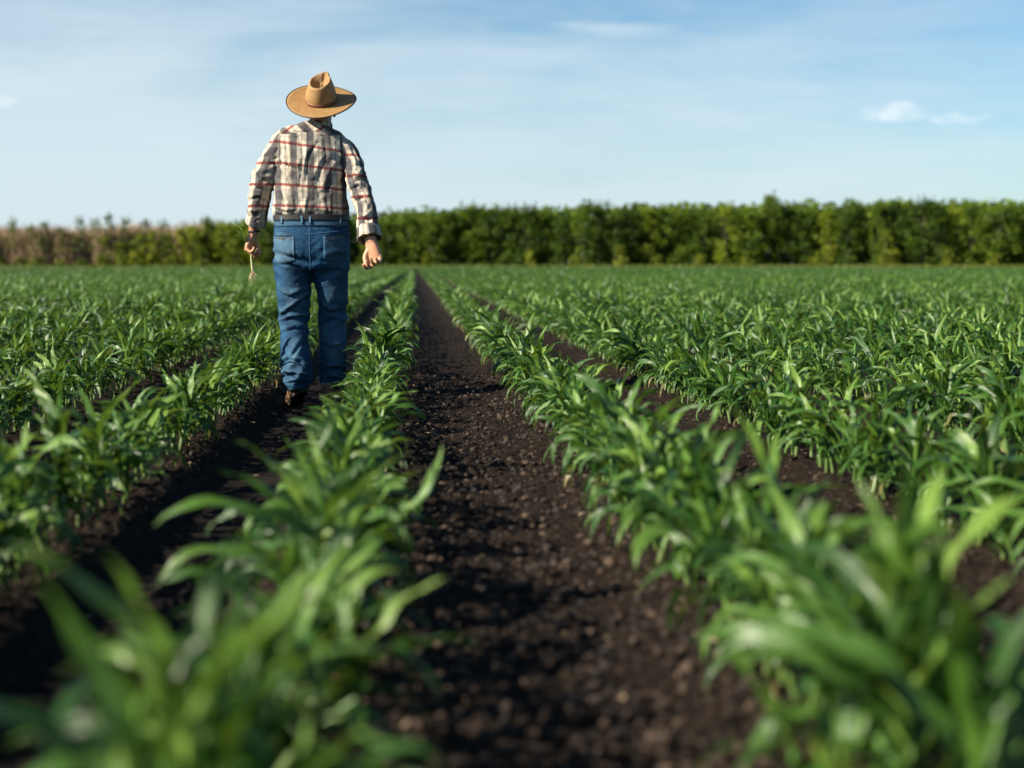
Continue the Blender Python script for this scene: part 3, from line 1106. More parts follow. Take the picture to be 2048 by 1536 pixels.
# --- hair: short, round the back and sides under the hat
V = []
hp = []
hr = []
for i in range(9):
    q = i / 8
    z = HC.z - 0.040 + q * 0.118
    s = math.sqrt(max(0.15, 1 - ((z - HC.z - 0.03) / 0.10) ** 2))
    hr.append(ring((HC.x, HC.y - 0.016 - 0.004 * q, z), (1, 0, 0), (0, 1, 0), 0.079 * s * (0.62 + 0.38 * min(1, q * 2.2)), (0.093 * s) if q > 0.6 else 0.080 * s, 28))
hme = fuse('hair', [loft(hr)], 0.004, 4)
Vn, Nn = get_np(hme)
for i in range(len(Vn)):
    Vn[i] += Nn[i] * (0.003 * nz((Vn[i][0] * 120, Vn[i][1] * 120, Vn[i][2] * 30)) - 0.001)
    if Vn[i][1] > HC.y + 0.03: Vn[i] -= Nn[i] * 0.02
set_np(hme, Vn)
man_part('hair', hme, M_hair)

def creases(x, z, segs):
    """sum of pressed-in folds: each a short polyline (in photo columns and rows), depth and half width in metres"""
    d = 0.0
    for pts, A, wd in segs:
        best = 9; sg = 0; te = 0
        n = len(pts) - 1
        for i in range(n):
            ax_, az = pts[i]; bx, bz = pts[i + 1]
            vx, vz = bx - ax_, bz - az
            L2 = vx * vx + vz * vz
            tt = max(0, min(1, ((x - ax_) * vx + (z - az) * vz) / L2))
            ex, ez = x - ax_ - vx * tt, z - az - vz * tt
            q = math.hypot(ex, ez)
            if q < best:
                best = q; te = (i + tt) / n
                sg = 1 if ez > 0 else -1
        if best < wd * 5:
            fade = math.sin(PI * min(0.97, max(0.03, te))) ** 0.5
            d += A * fade * (-math.exp(-(best / wd) ** 2) + 0.75 * math.exp(-((best - sg * wd * 1.1 - wd * 0.9) / (wd * 1.3)) ** 2))
    return d


def CR_(rows_):
    return [([(X_(a), Z_(b_)) for a, b_ in pts], A, wd) for pts, A, wd in rows_]


JEAN_FOLDS = CR_([([(546, 560), (560, 584), (580, 595), (612, 582)], 0.014, 0.010), ([(562, 634), (584, 617), (617, 594)], 0.013, 0.010), ([(557, 646), (585, 636), (618, 634)], 0.011, 0.009),
                  ([(560, 668), (590, 655), (616, 662)], 0.008, 0.010), ([(560, 700), (585, 712), (600, 690), (618, 676)], 0.008, 0.012), ([(563, 726), (578, 716), (600, 722), (616, 738)], 0.012, 0.010),
                  ([(566, 750), (590, 744), (622, 752)], 0.013, 0.008), ([(572, 762), (598, 757), (620, 764)], 0.009, 0.006), ([(556, 506), (572, 512), (598, 516)], 0.013, 0.010), ([(558, 530), (580, 528), (604, 540)], 0.010, 0.010),
                   ([(632, 556), (660, 545), (694, 540)], 0.010, 0.011), ([(636, 610), (660, 628), (690, 625)], 0.011, 0.011), ([(638, 650), (665, 640), (694, 648)], 0.010, 0.010),
                  ([(640, 690), (660, 700), (690, 690)], 0.008, 0.012), ([(640, 735), (665, 742), (688, 732)], 0.011, 0.010), ([(642, 762), (664, 757), (684, 764)], 0.011, 0.008),
                  ([(550, 480), (566, 476), (590, 482)], 0.005, 0.008), ([(660, 520), (680, 512), (698, 514)], 0.007, 0.011)])
SHIRT_FOLDS = CR_([([(556, 318), (575, 336), (604, 345)], 0.011, 0.011), ([(556, 338), (580, 362), (600, 395)], 0.010, 0.012), ([(572, 275), (580, 310), (582, 350)], 0.006, 0.010), ([(603, 280), (612, 320), (606, 380)], 0.007, 0.012),
                   ([(640, 290), (622, 320), (618, 370)], 0.008, 0.012), ([(650, 275), (656, 320), (640, 360), (640, 420)], 0.008, 0.012), ([(692, 322), (672, 345), (655, 385)], 0.012, 0.012), ([(694, 350), (676, 380), (668, 425)], 0.011, 0.012),
                   ([(560, 380), (572, 405), (574, 432)], 0.009, 0.010), ([(592, 395), (596, 432)], 0.009, 0.009), ([(622, 400), (618, 433)], 0.008, 0.008), ([(655, 400), (660, 434)], 0.009, 0.009), ([(682, 395), (686, 432)], 0.010, 0.010),
                   ([(548, 420), (580, 428), (600, 424)], 0.008, 0.008), ([(640, 424), (670, 430), (698, 422)], 0.008, 0.008),
                   ([(514, 352), (530, 366), (546, 362)], 0.013, 0.010), ([(508, 372), (524, 382), (540, 376)], 0.012, 0.009), ([(524, 312), (540, 330), (552, 334)], 0.011, 0.010), ([(500, 402), (518, 396), (536, 408)], 0.010, 0.009), ([(500, 424), (515, 430), (534, 420)], 0.009, 0.008),
                   ([(696, 352), (714, 366), (732, 358)], 0.013, 0.010), ([(704, 385), (720, 376), (738, 384)], 0.013, 0.009), ([(700, 320), (712, 336), (722, 332)], 0.011, 0.010), ([(710, 408), (728, 400), (744, 412)], 0.011, 0.009), ([(716, 434), (730, 444), (748, 436)], 0.010, 0.009)])

# --- jeans
jp = []
jp.append(limb([[X_(624), 7.955, 0.99, 0.204, 0.126], [X_(624), 7.95, 0.95, 0.205, 0.132], [X_(624), 7.945, 0.88, 0.208, 0.141], [X_(624), 7.945, 0.80, 0.212, 0.140], [X_(624), 7.955, 0.735, 0.200, 0.120],
                [X_(625), 7.96, 0.71, 0.15, 0.06]], 18, 36, p=2.4))
jp.append(limb([[X_(589), 7.95, 0.84, 0.108, 0.125], [X_(586), 7.95, 0.73, 0.108, 0.118], [X_(586), 7.955, 0.62, 0.096, 0.108], [X_(586), 7.975, 0.52, 0.086, 0.098], [X_(586), 7.985, 0.43, 0.080, 0.092], [X_(586), 7.945, 0.31, 0.079, 0.088],
                [X_(591), 7.90, 0.20, 0.084, 0.086], [X_(595), 7.87, 0.12, 0.079, 0.082], [X_(598), 7.875, 0.068, 0.072, 0.074]], 34, 30, p=2.2))
jp.append(limb([[X_(654), 7.96, 0.84, 0.108, 0.125], [X_(658), 7.97, 0.73, 0.110, 0.116], [X_(661), 7.99, 0.62, 0.091, 0.106], [X_(662), 8.02, 0.52, 0.082, 0.097], [X_(662), 8.05, 0.43, 0.077, 0.091], [X_(661), 8.06, 0.31, 0.074, 0.086],
                [X_(660), 8.06, 0.20, 0.076, 0.084], [X_(659), 8.055, 0.11, 0.074, 0.080], [X_(657), 8.05, 0.045, 0.068, 0.076]], 34, 30, p=2.2))
jm = fuse('jeans', jp, 0.0062, 6, 0.5)
Vn, Nn = get_np(jm)
wearv = np.zeros(len(Vn))
for i in range(len(Vn)):
    x, y, z = Vn[i]
    left = x < X_(627)
    cx = X_(588) if left else X_(666)
    d = 0.0
    # seat: diagonal pulls running from the crotch out and up
    if z > 0.60:
        f = min(1, (z - 0.60) / 0.1) * max(0, 1 - max(0, z - 0.80) / 0.14)
        q = (z - 0.69) - abs(x - X_(626)) * 0.75
        d += f * 0.008 * fold(nz((x * 3 + 2, y * 3, q * 17)))
        d += f * 0.005 * nz((x * 14, y * 8, z * 9))
    # smile creases under the seat
    a = math.exp(-((z - 0.745 - 0.25 * abs(x - X_(626))) / 0.018) ** 2)
    d -= a * (0.010 if left else 0.006) * (1 if y < 7.95 else 0.3)
    # thigh
    if z < 0.66:
        f = min(1, (0.66 - z) / 0.08)
        sx = (x - cx) * (1 if left else -1)
        q = z + sx * 0.5
        kn = math.exp(-((z - 0.45) / 0.10) ** 2)
        an = math.exp(-((z - 0.12) / 0.09) ** 2)
        wq = 0.05 * nz((x * 6, 4.0, z * 4))
        d += f * (0.003 + 0.014 * kn) * fold(nz((x * 5 + (3 if left else 9), y * 3, (q + wq) * 12)))
        d += f * 0.007 * nz((x * 10, y * 10, z * 4))
        d += an * 0.009 * fold(nz((x * 6 + (1 if left else 5), y * 5, (z + 0.25 * sx + wq) * 24)))
        d += max(0, min(1, (0.36 - z) / 0.1)) * 0.008 * fold(nz((x * 9 + 3, y * 9, (z - sx) * 10)))
    d += 0.0016 * nz((x * 40, y * 40, z * 55))
    if Nn[i][1] < 0.35: d += creases(x, z, JEAN_FOLDS) * min(1, (0.35 - Nn[i][1]) / 0.5)
    d = max(-0.022, min(0.017, d * 1.15))
    Vn[i] += Nn[i] * d
    wv = 14 * max(d, 0)
    wv += 0.45 * math.exp(-((z - 0.83) / 0.075) ** 2 - ((x - X_(566)) / 0.05) ** 2)
    wv += 0.38 * math.exp(-((z - 0.80) / 0.06) ** 2 - ((x - X_(680)) / 0.05) ** 2) * 0.6
    wv += 0.16 * math.exp(-((z - 0.58) / 0.13) ** 2 - ((x - cx) / 0.06) ** 2)
    wv += 0.24 * math.exp(-((z - 0.24) / 0.14) ** 2 - ((x - cx) / 0.06) ** 2)
    wearv[i] = min(0.95, wv)
set_np(jm, Vn)
a_ = jm.attributes.new('lf', 'FLOAT_VECTOR', 'POINT')
a_.data.foreach_set('vector', np.stack([wearv, wearv, wearv], -1).astype(np.float32).ravel())
bmj = bmesh.new(); bmj.from_mesh(jm); jtree = BVHTree.FromBMesh(bmj); bmj.free()
jeans = man_part('jeans', jm, M_denim)


def patch(name, fn, nu, nv, mat, parent, tree, lift=0.003, attr=0.3, thick=0.004):
    """cloth piece laid on a surface seen from behind: fn(u,v) -> (x, z)"""
    V, F = [], []
    for j in range(nv + 1):
        for i in range(nu + 1):
            x, z = fn(i / nu, j / nv)
            hit = tree.ray_cast(Vector((x, 6.5, z)), Vector((0, 1, 0)))
            if hit[0] is None:
                hit = tree.find_nearest(Vector((x, 7.85, z)))
            p = hit[0] + hit[1] * lift
            V.append(p)
    base_n = len(V)
    for j in range(nv + 1):
        for i in range(nu + 1):
            V.append(V[j * (nu + 1) + i] + Vector((0, thick, 0)))
    n1 = nu + 1
    for j in range(nv):
        for i in range(nu):
            a = j * n1 + i
            F.append((a, a + 1, a + 1 + n1, a + n1))
            F.append((a + base_n, a + n1 + base_n, a + n1 + 1 + base_n, a + 1 + base_n))
    edge = [j * n1 for j in range(nv + 1)], [j * n1 + nu for j in range(nv + 1)], list(range(n1)), [nv * n1 + i for i in range(n1)]
    for e in edge:
        for a, b_ in zip(e[:-1], e[1:]):
            F.append((a, b_, b_ + base_n, a + base_n))
    me = bpy.data.meshes.new(name)
    me.from_pydata([tuple(v) for v in V], [], F)
    me.update()
    me.polygons.foreach_set('use_smooth', np.ones(len(me.polygons), dtype=bool))
    at = me.attributes.new('lf', 'FLOAT_VECTOR', 'POINT')
    at.data.foreach_set('vector', np.full(len(V) * 3, attr, dtype=np.float32))
    return man_part(name, me, mat, parent)


def pocket(x0, x1, z0, z1, dip, tilt):
    def fn(u, v):
        x = x0 + (x1 - x0) * u
        zt = z1 + tilt * (u - 0.5)
        zb = z0 + dip * abs(u - 0.5) * 2 + tilt * (u - 0.5)
        return x, zt + (zb - zt) * v
    return fn


for (x0, x1, z0, z1, tl_) in ((X_(552), X_(592), Z_(529), Z_(472), -0.006), (X_(650), X_(691), Z_(524), Z_(470), 0.008)):
    fn = pocket(x0, x1, z0, z1, 0.022, tl_)
    pk = patch('back_pocket', fn, 10, 12, M_denim, jeans, jtree, 0.004, 0.36 if x0 < -0.6 else 0.15)
    # double stitched top edge and sides
    for nm, f2 in (('pocket_stitching', lambda u, v, fn=fn: fn(0.05 + 0.9 * u, 0.11 + 0.02 * v)),):
        s_o = patch(nm, f2, 8, 1, M_thread, jeans, jtree, 0.0066, 0.5, 0.001)
# yoke and centre seam
patch('centre_seam', lambda u, v: (X_(622) + 0.004 * u, Z_(452) - v * 0.27), 1, 16, M_denim, jeans, jtree, 0.0018, 0.08, 0.003)
for s, xa, xb in ((-1, X_(550), X_(621)), (1, X_(624), X_(698))):
    patch('yoke_seam', lambda u, v, s=s, xa=xa, xb=xb: (xa + (xb - xa) * u, Z_(462) - 0.022 * ((u if s < 0 else 1 - u)) + 0.004 * v), 12, 1, M_denim, jeans, jtree, 0.0018, 0.08, 0.003)
# waistband
patch('waistband', lambda u, v: (X_(552) + (X_(696) - X_(552)) * u, Z_(443) - v * 0.030), 20, 3, M_denim, jeans, jtree, 0.0035, 0.25, 0.004)
for px in (606.5, 622.5, 568, 680):
    patch('belt_loop', lambda u, v, px=px: (X_(px) + 0.008 * u, Z_(433) - v * 0.044), 2, 6, M_denim, jeans, jtree, 0.012, 0.45, 0.006)

# --- belt
rb = []
for (z, e) in ((0.978, 0.0), (0.981, 0.005), (1.006, 0.005), (1.009, 0.0)):
    rb.append(ring((X_(624), 7.955, z), (1, 0, 0), (0, 1, 0), 0.2055 + e, 0.134 + e, 48, 2.4))
Vb, Fb = loft(rb, False)
ri = [ring((X_(624), 7.955, z), (1, 0, 0), (0, 1, 0), 0.192, 0.120, 48, 2.4) for z in (1.009, 0.978)]
V2, F2 = loft([rb[-1], ri[0], ri[1], rb[0]], False)
Vb, Fb = join([(Vb, Fb), (V2, F2)])
me = bpy.data.meshes.new('belt'); me.from_pydata([tuple(v) for v in Vb], [], Fb); me.update()
man_part('belt', me, M_belt)

# --- shirt
sp = []
# body of the shirt, bloused over the belt
sp.append(limb([[X_(623), 7.955, 1.000, 0.196, 0.122], [X_(622.5), 7.955, 1.013, 0.208, 0.134], [X_(621.5), 7.955, 1.04, 0.207, 0.140], [X_(621), 7.96, 1.10, 0.196, 0.135], [X_(622), 7.97, 1.21, 0.199, 0.136], [X_(626), 7.975, 1.31, 0.209, 0.137],
                [X_(627), 7.98, Z_(300), 0.212, 0.126], [X_(622), 7.98, Z_(283), 0.212, 0.112], [X_(618.5), 7.98, Z_(272), 0.196, 0.100], [X_(618), 7.982, Z_(263), 0.168, 0.090], [X_(620), 7.984, Z_(255), 0.128, 0.078], [X_(627), 7.988, Z_(249), 0.094, 0.068],
                [X_(636), 7.992, Z_(243), 0.068, 0.060]],
               46, 40, p=2.35, flat=True))
sp.append(limb([[*W(577, 286, AL(286)), 0.060, 0.068], [*W(561, 298, AL(298)), 0.068, 0.074], [*W(541, 326, AL(326)), 0.064, 0.070], [*W(526, 363, AL(363)), 0.065, 0.068], [*W(518.5, 400, AL(400)), 0.059, 0.062], [*W(515.5, 425, AL(425)), 0.056, 0.058], [*W(513, 441, AL(441)), 0.050, 0.052]],
               26, 26))
sp.append(limb([[*W(672, 292, AR(292)), 0.058, 0.066], [*W(692, 303, AR(303)), 0.058, 0.070], [*W(708, 328, AR(328)), 0.052, 0.066], [*W(715, 366, AR(366)), 0.057, 0.066], [*W(727, 400, AR(400)), 0.056, 0.060], [*W(733, 430, AR(430)), 0.058, 0.060], [*W(736, 455, AR(455)), 0.058, 0.058],
                [*W(739, 470, AR(470)), 0.052, 0.052]], 28, 26))
sm = fuse('shirt', sp, 0.0060, 5, 0.5)
Vn, Nn = get_np(sm)


def polyline_param(P):
    P = np.array(P)
    seg = np.linalg.norm(np.diff(P, axis=0), axis=1)
    return P, np.concatenate([[0], np.cumsum(seg)])


def closest(p, P, cum):
    best = (1e9, 0, None)
    for i in range(len(P) - 1):
        a, b_ = P[i], P[i + 1]
        ab = b_ - a
        tt = max(0, min(1, float((p - a) @ ab / (ab @ ab))))
        q = a + ab * tt
        d = float(np.linalg.norm(p - q))
        if d < best[0]: best = (d, cum[i] + tt * (cum[i + 1] - cum[i]), q)
    return best


SLp, SLc = polyline_param([W(575, 283, AL(283)), W(559, 296, AL(296)), W(541, 326, AL(326)), W(526, 363, AL(363)), W(518.5, 400, AL(400)), W(515.5, 425, AL(425)), W(513, 445, AL(445))])
SRp, SRc = polyline_param([W(684, 285, AR(285)), W(697, 299, AR(299)), W(708, 328, AR(328)), W(715, 366, AR(366)), W(727, 400, AR(400)), W(733, 430, AR(430)), W(736, 455, AR(455)), W(739, 475, AR(475))])
AT = np.zeros((len(Vn), 3))
newV = Vn.copy()
cxT = X_(625)
ZL0, ZR0 = Z_(285), Z_(312)
for i in range(len(Vn)):
    p = Vn[i]; x, y, z = p
    # armhole seams: slanting lines on the back
    sl = X_(558) + (z - 1.30) * 0.10
    sr = X_(692) - (z - 1.30) * 0.10
    dl, tl_, ql = closest(p, SLp, SLc) if x < X_(570) else (9, 0, None)
    dr, tr_, qr = closest(p, SRp, SRc) if x > X_(680) else (9, 0, None)
    isL = x < X_(600) and (x < sl if z > 1.27 else (dl < 0.078 and x < X_(551)))
    isR = x > X_(650) and (x > sr if z > 1.27 else (dr < 0.078 and x > X_(695)))
    d = 0.0
    if isL or isR:
        tt = tl_ if isL else tr_
        q = ql if isL else qr
        if q is None: q = p
        rad_ = p - q
        ang = math.atan2(rad_[0], -rad_[1]) * 0.062
        vv = z - ZL0 if isL else z - ZR0
        AT[i] = (ang + (0.015 if isL else 0.04), vv, 2 if isL else 3)
        el_ = math.exp(-((tt - (0.22 if isL else 0.24)) / 0.08) ** 2)
        lo_ = min(1, max(0, (tt - 0.30) / 0.08))
        d += (0.003 + 0.008 * el_ + 0.005 * lo_) * fold(nz((ang * 14 + (0 if isL else 7), y * 2, (tt + ang * 1.2) * 15)))
        d += 0.0045 * nz((ang * 18 + 5, y * 4, tt * 17))
        d += 0.004 * fold(nz((ang * 30, 3.3, tt * 7 + (0 if isL else 4))))
        edge = 0
    else:
        back = 1 if y < 7.99 else 0.5
        xx = x - cxT
        if z > Z_(266) - 0.10 * abs(xx) and y < 8.02:
            # yoke cut on the bias
            k = 0.7071
            AT[i] = ((xx * k + (z - 1.45) * k), (xx * -k * 0.95 + (z - 1.45) * k) + 0.020, 1)
        else:
            slope = 0.115 * min(1, max(0, (z - 1.05) / 0.33)) + 0.045
            AT[i] = (xx * 1.06 - 0.004 + 0.02 * (z - 1.2), z + slope * (xx + 0.19) - ZL0, 0)
        # long soft vertical folds, deeper low down; pulls from the armpits; blousing above the belt
        lowf = min(1, max(0, (1.40 - z) / 0.35))
        d += back * (0.0035 + 0.0035 * lowf) * fold(nz((xx * 13 + 0.12 * math.sin(z * 9), y * 2, z * 2.6)))
        ap = math.exp(-((z - 1.28) / 0.10) ** 2) * min(1, abs(xx) / 0.16)
        d += ap * 0.008 * fold(nz((xx * 7 + 3, y * 3, (z + abs(xx) * 0.9) * 14)))
        bl = math.exp(-((z - 1.03) / 0.055) ** 2)
        d += bl * 0.007 * fold(nz((xx * 17 + 1.3, y * 5, z * 8)))
        d += 0.004 * nz((xx * 20, y * 8, z * 14))
        # yoke seam ridge
        q = z - (Z_(266) - 0.10 * abs(xx))
        if y < 8.0: d += -0.003 * math.exp(-(q / 0.006) ** 2) + 0.002 * math.exp(-((q - 0.012) / 0.008) ** 2)
    # armhole seam dimple
    for s in ((x - sl), (x - sr)):
        if z > 1.26: d -= 0.003 * math.exp(-(s / 0.008) ** 2) * min(1, max(0, (1.42 - z) / 0.05))
    d += 0.0012 * nz((x * 45, y * 45, z * 45))
    if Nn[i][1] < 0.35: d += 0.9 * creases(x, z, SHIRT_FOLDS) * min(1, (0.35 - Nn[i][1]) / 0.5)
    newV[i] = p + Nn[i] * max(-0.019, min(0.016, d * (1.25 if not (isL or isR) else 1.1)))
set_np(sm, newV)
a_ = sm.attributes.new('lf', 'FLOAT_VECTOR', 'POINT')
a_.data.foreach_set('vector', AT.astype(np.float32).ravel())
shirt = man_part('shirt', sm, M_shirt)


def roll(name, c, axis, hint, rx, ry, hgt, th, mats, parent, seed, flare=0.0, uoff=0.0):
    """rolled-up cloth band with thickness, swept round the arm or neck, open in the middle"""
    axis = Vector(axis).normalized(); ay = Vector(hint); ay = (ay - axis * ay.dot(axis)).normalized(); ax = ay.cross(axis)
    prof = [(-th * 0.2, 0), (th * 0.6, -0.1), (th, 0.25), (th * 1.0 + flare * 0.5, 0.75), (th * 0.7 + flare, 1.0), (0.0 + flare, 1.08), (-th * 0.5 + flare, 0.9), (-th * 0.7, 0.3)]
    n = 44
    V, F, A = [], [], []
    m_ = len(prof)
    for k in range(n):
        th_ = 2 * PI * k / n
        w1 = 0.0035 * noise.noise(Vector((math.cos(th_) * 2.2 + seed, math.sin(th_) * 2.2, 0)))
        w2 = 0.010 * noise.noise(Vector((math.cos(th_) * 1.5 + seed + 9, math.sin(th_) * 1.5, 0)))
        for (e, h) in prof:
            rr_ = e + w1 * 1.5
            p = Vector(c) + ax * ((rx + rr_) * math.cos(th_)) + ay * ((ry + rr_) * math.sin(th_)) + axis * (h * hgt + w2)
            V.append(tuple(p)); A.append((uoff + th_ * 0.06, h * hgt + 0.035, 4))
    for k in range(n):
        for j in range(m_):
            a = k * m_ + j; b_ = k * m_ + (j + 1) % m_
            c_ = ((k + 1) % n) * m_ + (j + 1) % m_; d_2 = ((k + 1) % n) * m_ + j
            F.append((a, b_, c_, d_2))
    me = bpy.data.meshes.new(name); me.from_pydata(V, [], F); me.update()
    me.polygons.foreach_set('use_smooth', np.ones(len(me.polygons), dtype=bool))
    at = me.attributes.new('lf', 'FLOAT_VECTOR', 'POINT')
    at.data.foreach_set('vector', np.array(A, dtype=np.float32).ravel())
    bm_ = bmesh.new(); bm_.from_mesh(me); bmesh.ops.recalc_face_normals(bm_, faces=bm_.faces); bm_.to_mesh(me); bm_.free()
    return man_part(name, me, mats, parent)


roll('cuff', W(515, 431, AL(431)), Vector(W(511, 450, AL(450))) - Vector(W(516, 425, AL(425))), (0, 1, 0), 0.052, 0.053, 0.050, 0.006, M_shirt, shirt, 2.0, 0.002)
roll('cuff', W(736, 457, AR(457)), Vector(W(741, 486, AR(486))) - Vector(W(734, 440, AR(440))), (0, 1, 0), 0.056, 0.055, 0.060, 0.007, M_shirt, shirt, 6.0, 0.008, 0.03)
roll('collar', (X_(639), 7.992, Z_(255)), (0.02, 0.10, 1), (0, 1, 0), 0.069, 0.064, 0.030, 0.006, M_shirt, shirt, 12.0, -0.002, 0.01)

# --- bracelet
wc = Vector(W(508.5, 463, AL(463)))
rgs = []
for dz_, e in ((-0.006, 0.0), (-0.004, 0.003), (0.004, 0.003), (0.006, 0.0), (0.004, -0.002), (-0.004, -0.002)):
    rgs.append(ring(wc + Vector((-0.08, 0, 1)).normalized() * dz_, (1, 0, 0.08), (0, 1, 0), 0.0335 + e, 0.0325 + e, 28))
Vb, Fb = loft(rgs + [rgs[0]], False)
me = bpy.data.meshes.new('bracelet'); me.from_pydata([tuple(v) for v in Vb], [], Fb); me.update()
man_part('bracelet', me, M_belt)

# --- shoes
for nm, org, yaw, pitch, rl in (('left', (X_(590), 7.95, 0.010), R(14), R(-24), R(-13)), ('right', (X_(655), 8.10, 0.004), R(-6), R(3), 0)):
    M = Matrix.Translation(Vector(org)) @ Matrix.Rotation(yaw, 4, 'Z') @ Matrix.Rotation(pitch, 4, 'X') @ Matrix.Rotation(rl, 4, 'Y')
    up = []
    rows_ = [(-0.125, 0.030, 0.038, 0.045), (-0.11, 0.037, 0.046, 0.052), (-0.08, 0.039, 0.050, 0.055), (-0.03, 0.038, 0.043, 0.046), (0.03, 0.044, 0.032, 0.034), (0.08, 0.050, 0.027, 0.028), (0.125, 0.044, 0.022, 0.024), (0.15, 0.026, 0.013, 0.018)]
    for (yy, hw, hh, zc) in rows_:
        up.append([M @ v for v in ring((0, yy, zc - 0.012), (1, 0, 0), (0, 0, 1), hw, hh, 24, 2.6)])
    me = fuse('shoe', [loft(up)], 0.004, 5)
    Vs, Ns = get_np(me)
    for i in range(len(Vs)):
        Vs[i] += Ns[i] * 0.002 * nz(Vs[i] * 40)
    set_np(me, Vs)
    sh = man_part('shoe', me, M_shoe)
    so = []
    for zz, e in ((-0.026, -0.004), (-0.024, 0.0), (-0.010, 0.002), (-0.006, 0.0)):
        pts = []
        n = 40
        for k in range(n):
            th = 2 * PI * k / n
            yy = 0.148 * math.sin(th) + 0.012
            hw = 0.048 - 0.008 * math.cos((yy - 0.01) * 20) * (1 if yy < 0.08 else 0.4)
            xx = (hw + e) * math.copysign(abs(math.cos(th)) ** 0.75, math.cos(th))
            pts.append(M @ Vector((xx, yy * (1 + e * 3), zz + (0.012 if (-0.045 < yy < 0.0 and zz < -0.02) else 0))))
        so.append(pts)
    v, f = loft(so)
    me = bpy.data.meshes.new('sole'); me.from_pydata([tuple(q) for q in v], [], f); me.update()
    man_part('sole', me, M_sole, sh)

# --- straw hat, tipped back
hat_c = Vector((X_(645), 7.985, Z_(200.5)))
HM = Matrix.Translation(hat_c) @ Matrix.Rotation(R(0.5), 4, 'Y') @ Matrix.Rotation(R(32), 4, 'X') @ Matrix.Rotation(R(-26), 4, 'Z')


def hat_brim(th, q):
    """q 0 at the crown, 1 at the rim"""
    rx = 0.080 + (0.188 - 0.080) * q
    ry = 0.096 + (0.200 - 0.096) * q
    x, y = rx * math.cos(th), ry * math.sin(th)
    z = -0.010 * q * math.sin(th) ** 2 * (1 if math.sin(th) < 0 else 0.6) + 0.010 * q * q * math.cos(th) ** 2
    z += 0.002 * math.sin(3 * th + 1) * q
    return Vector((x, y, z))


nh = 96
V, F = [], []
qs = [0, 0.12, 0.3, 0.5, 0.7, 0.85, 1.0]
for lay in (0.0016, -0.0016):
    for q in qs:
        for k in range(nh):
            V.append(hat_brim(2 * PI * k / nh, q) + Vector((0, 0, lay)))
nq = len(qs)
for lay in range(2):
    for i in range(nq - 1):
        for k in range(nh):
            a = (lay * nq + i) * nh + k; b_ = (lay * nq + i) * nh + (k + 1) % nh
            f = (a, b_, b_ + nh, a + nh)
            F.append(f[::-1] if lay == 0 else f)
for k in range(nh):
    a = (nq - 1) * nh + k; b_ = (nq - 1) * nh + (k + 1) % nh
    F.append((a, b_, b_ + nq * nh, a + nq * nh))


def hat_mesh(name, V, F, mat, parent=None, smooth=True):
    me = bpy.data.meshes.new(name); me.from_pydata([tuple(v) for v in V], [], F); me.update()
    bm_ = bmesh.new(); bm_.from_mesh(me); bmesh.ops.recalc_face_normals(bm_, faces=bm_.faces); bm_.to_mesh(me); bm_.free()
    me.polygons.foreach_set('use_smooth', np.full(len(me.polygons), smooth))
    me.materials.append(mat)
    o = bpy.data.objects.new(name, me); col.objects.link(o)
    o.parent = parent or man
    if parent is None:
        o.matrix_local = inv @ HM
    return o


# crown: tall sides, pinched front, long dent in the top
CV, CF = [], []
nk = 72
prof = []


def crown_pt(th, s):
    """s 0..1 up the wall, 1..2 over the edge into the dent"""
    cs, sn = math.cos(th), math.sin(th)     # sn>0 is the front
    pinch = math.exp(-((abs(th - PI / 2 + 0.0) - 0.62) / 0.34) ** 2)
    topx, topy = 0.060 - 0.015 * pinch, 0.078 - 0.006 * pinch
    if sn > 0: topx *= (1 - 0.25 * sn)
    Ht = 0.116 + 0.020 * sn
    if s <= 1:
        e = s ** 1.15
        rx = 0.0805 + (topx - 0.0805) * e + 0.006 * math.sin(PI * s)
        ry = 0.0965 + (topy - 0.0965) * e + 0.006 * math.sin(PI * s)
        return Vector((rx * cs, ry * sn, Ht * s))
    q = s - 1
    rx, ry = topx * (1 - q), topy * (1 - q)
    edge = 0.008 * math.sin(min(1, q / 0.25) * PI) if q < 0.25 else 0
    z = Ht + edge - 0.044 * (1 - math.cos(min(1, max(0, q - 0.12) / 0.62) * PI)) / 2 * (0.25 + 0.75 * math.exp(-(rx * cs / 0.024) ** 2))
    return Vector((rx * cs, ry * sn, z))


ss = [0, 0.1, 0.2, 0.3, 0.4, 0.5, 0.6, 0.7, 0.8, 0.88, 0.94, 1.0, 1.06, 1.12, 1.2, 1.3, 1.42, 1.55, 1.7, 1.85, 1.97]
for s in ss:
    for k in range(nk): CV.append(crown_pt(2 * PI * k / nk, s))
for i in range(len(ss) - 1):
    for k in range(nk):
        a = i * nk + k; b_ = i * nk + (k + 1) % nk
        CF.append((a, b_, b_ + nk, a + nk))
CV.append(Vector((0, 0, 0.0725)))
for k in range(nk):
    a = (len(ss) - 1) * nk + k; b_ = (len(ss) - 1) * nk + (k + 1) % nk
    CF.append((a, b_, len(CV) - 1))
hat = hat_mesh('straw_hat', CV, CF, M_straw)
brim = hat_mesh('brim', V, F, M_straw, hat)
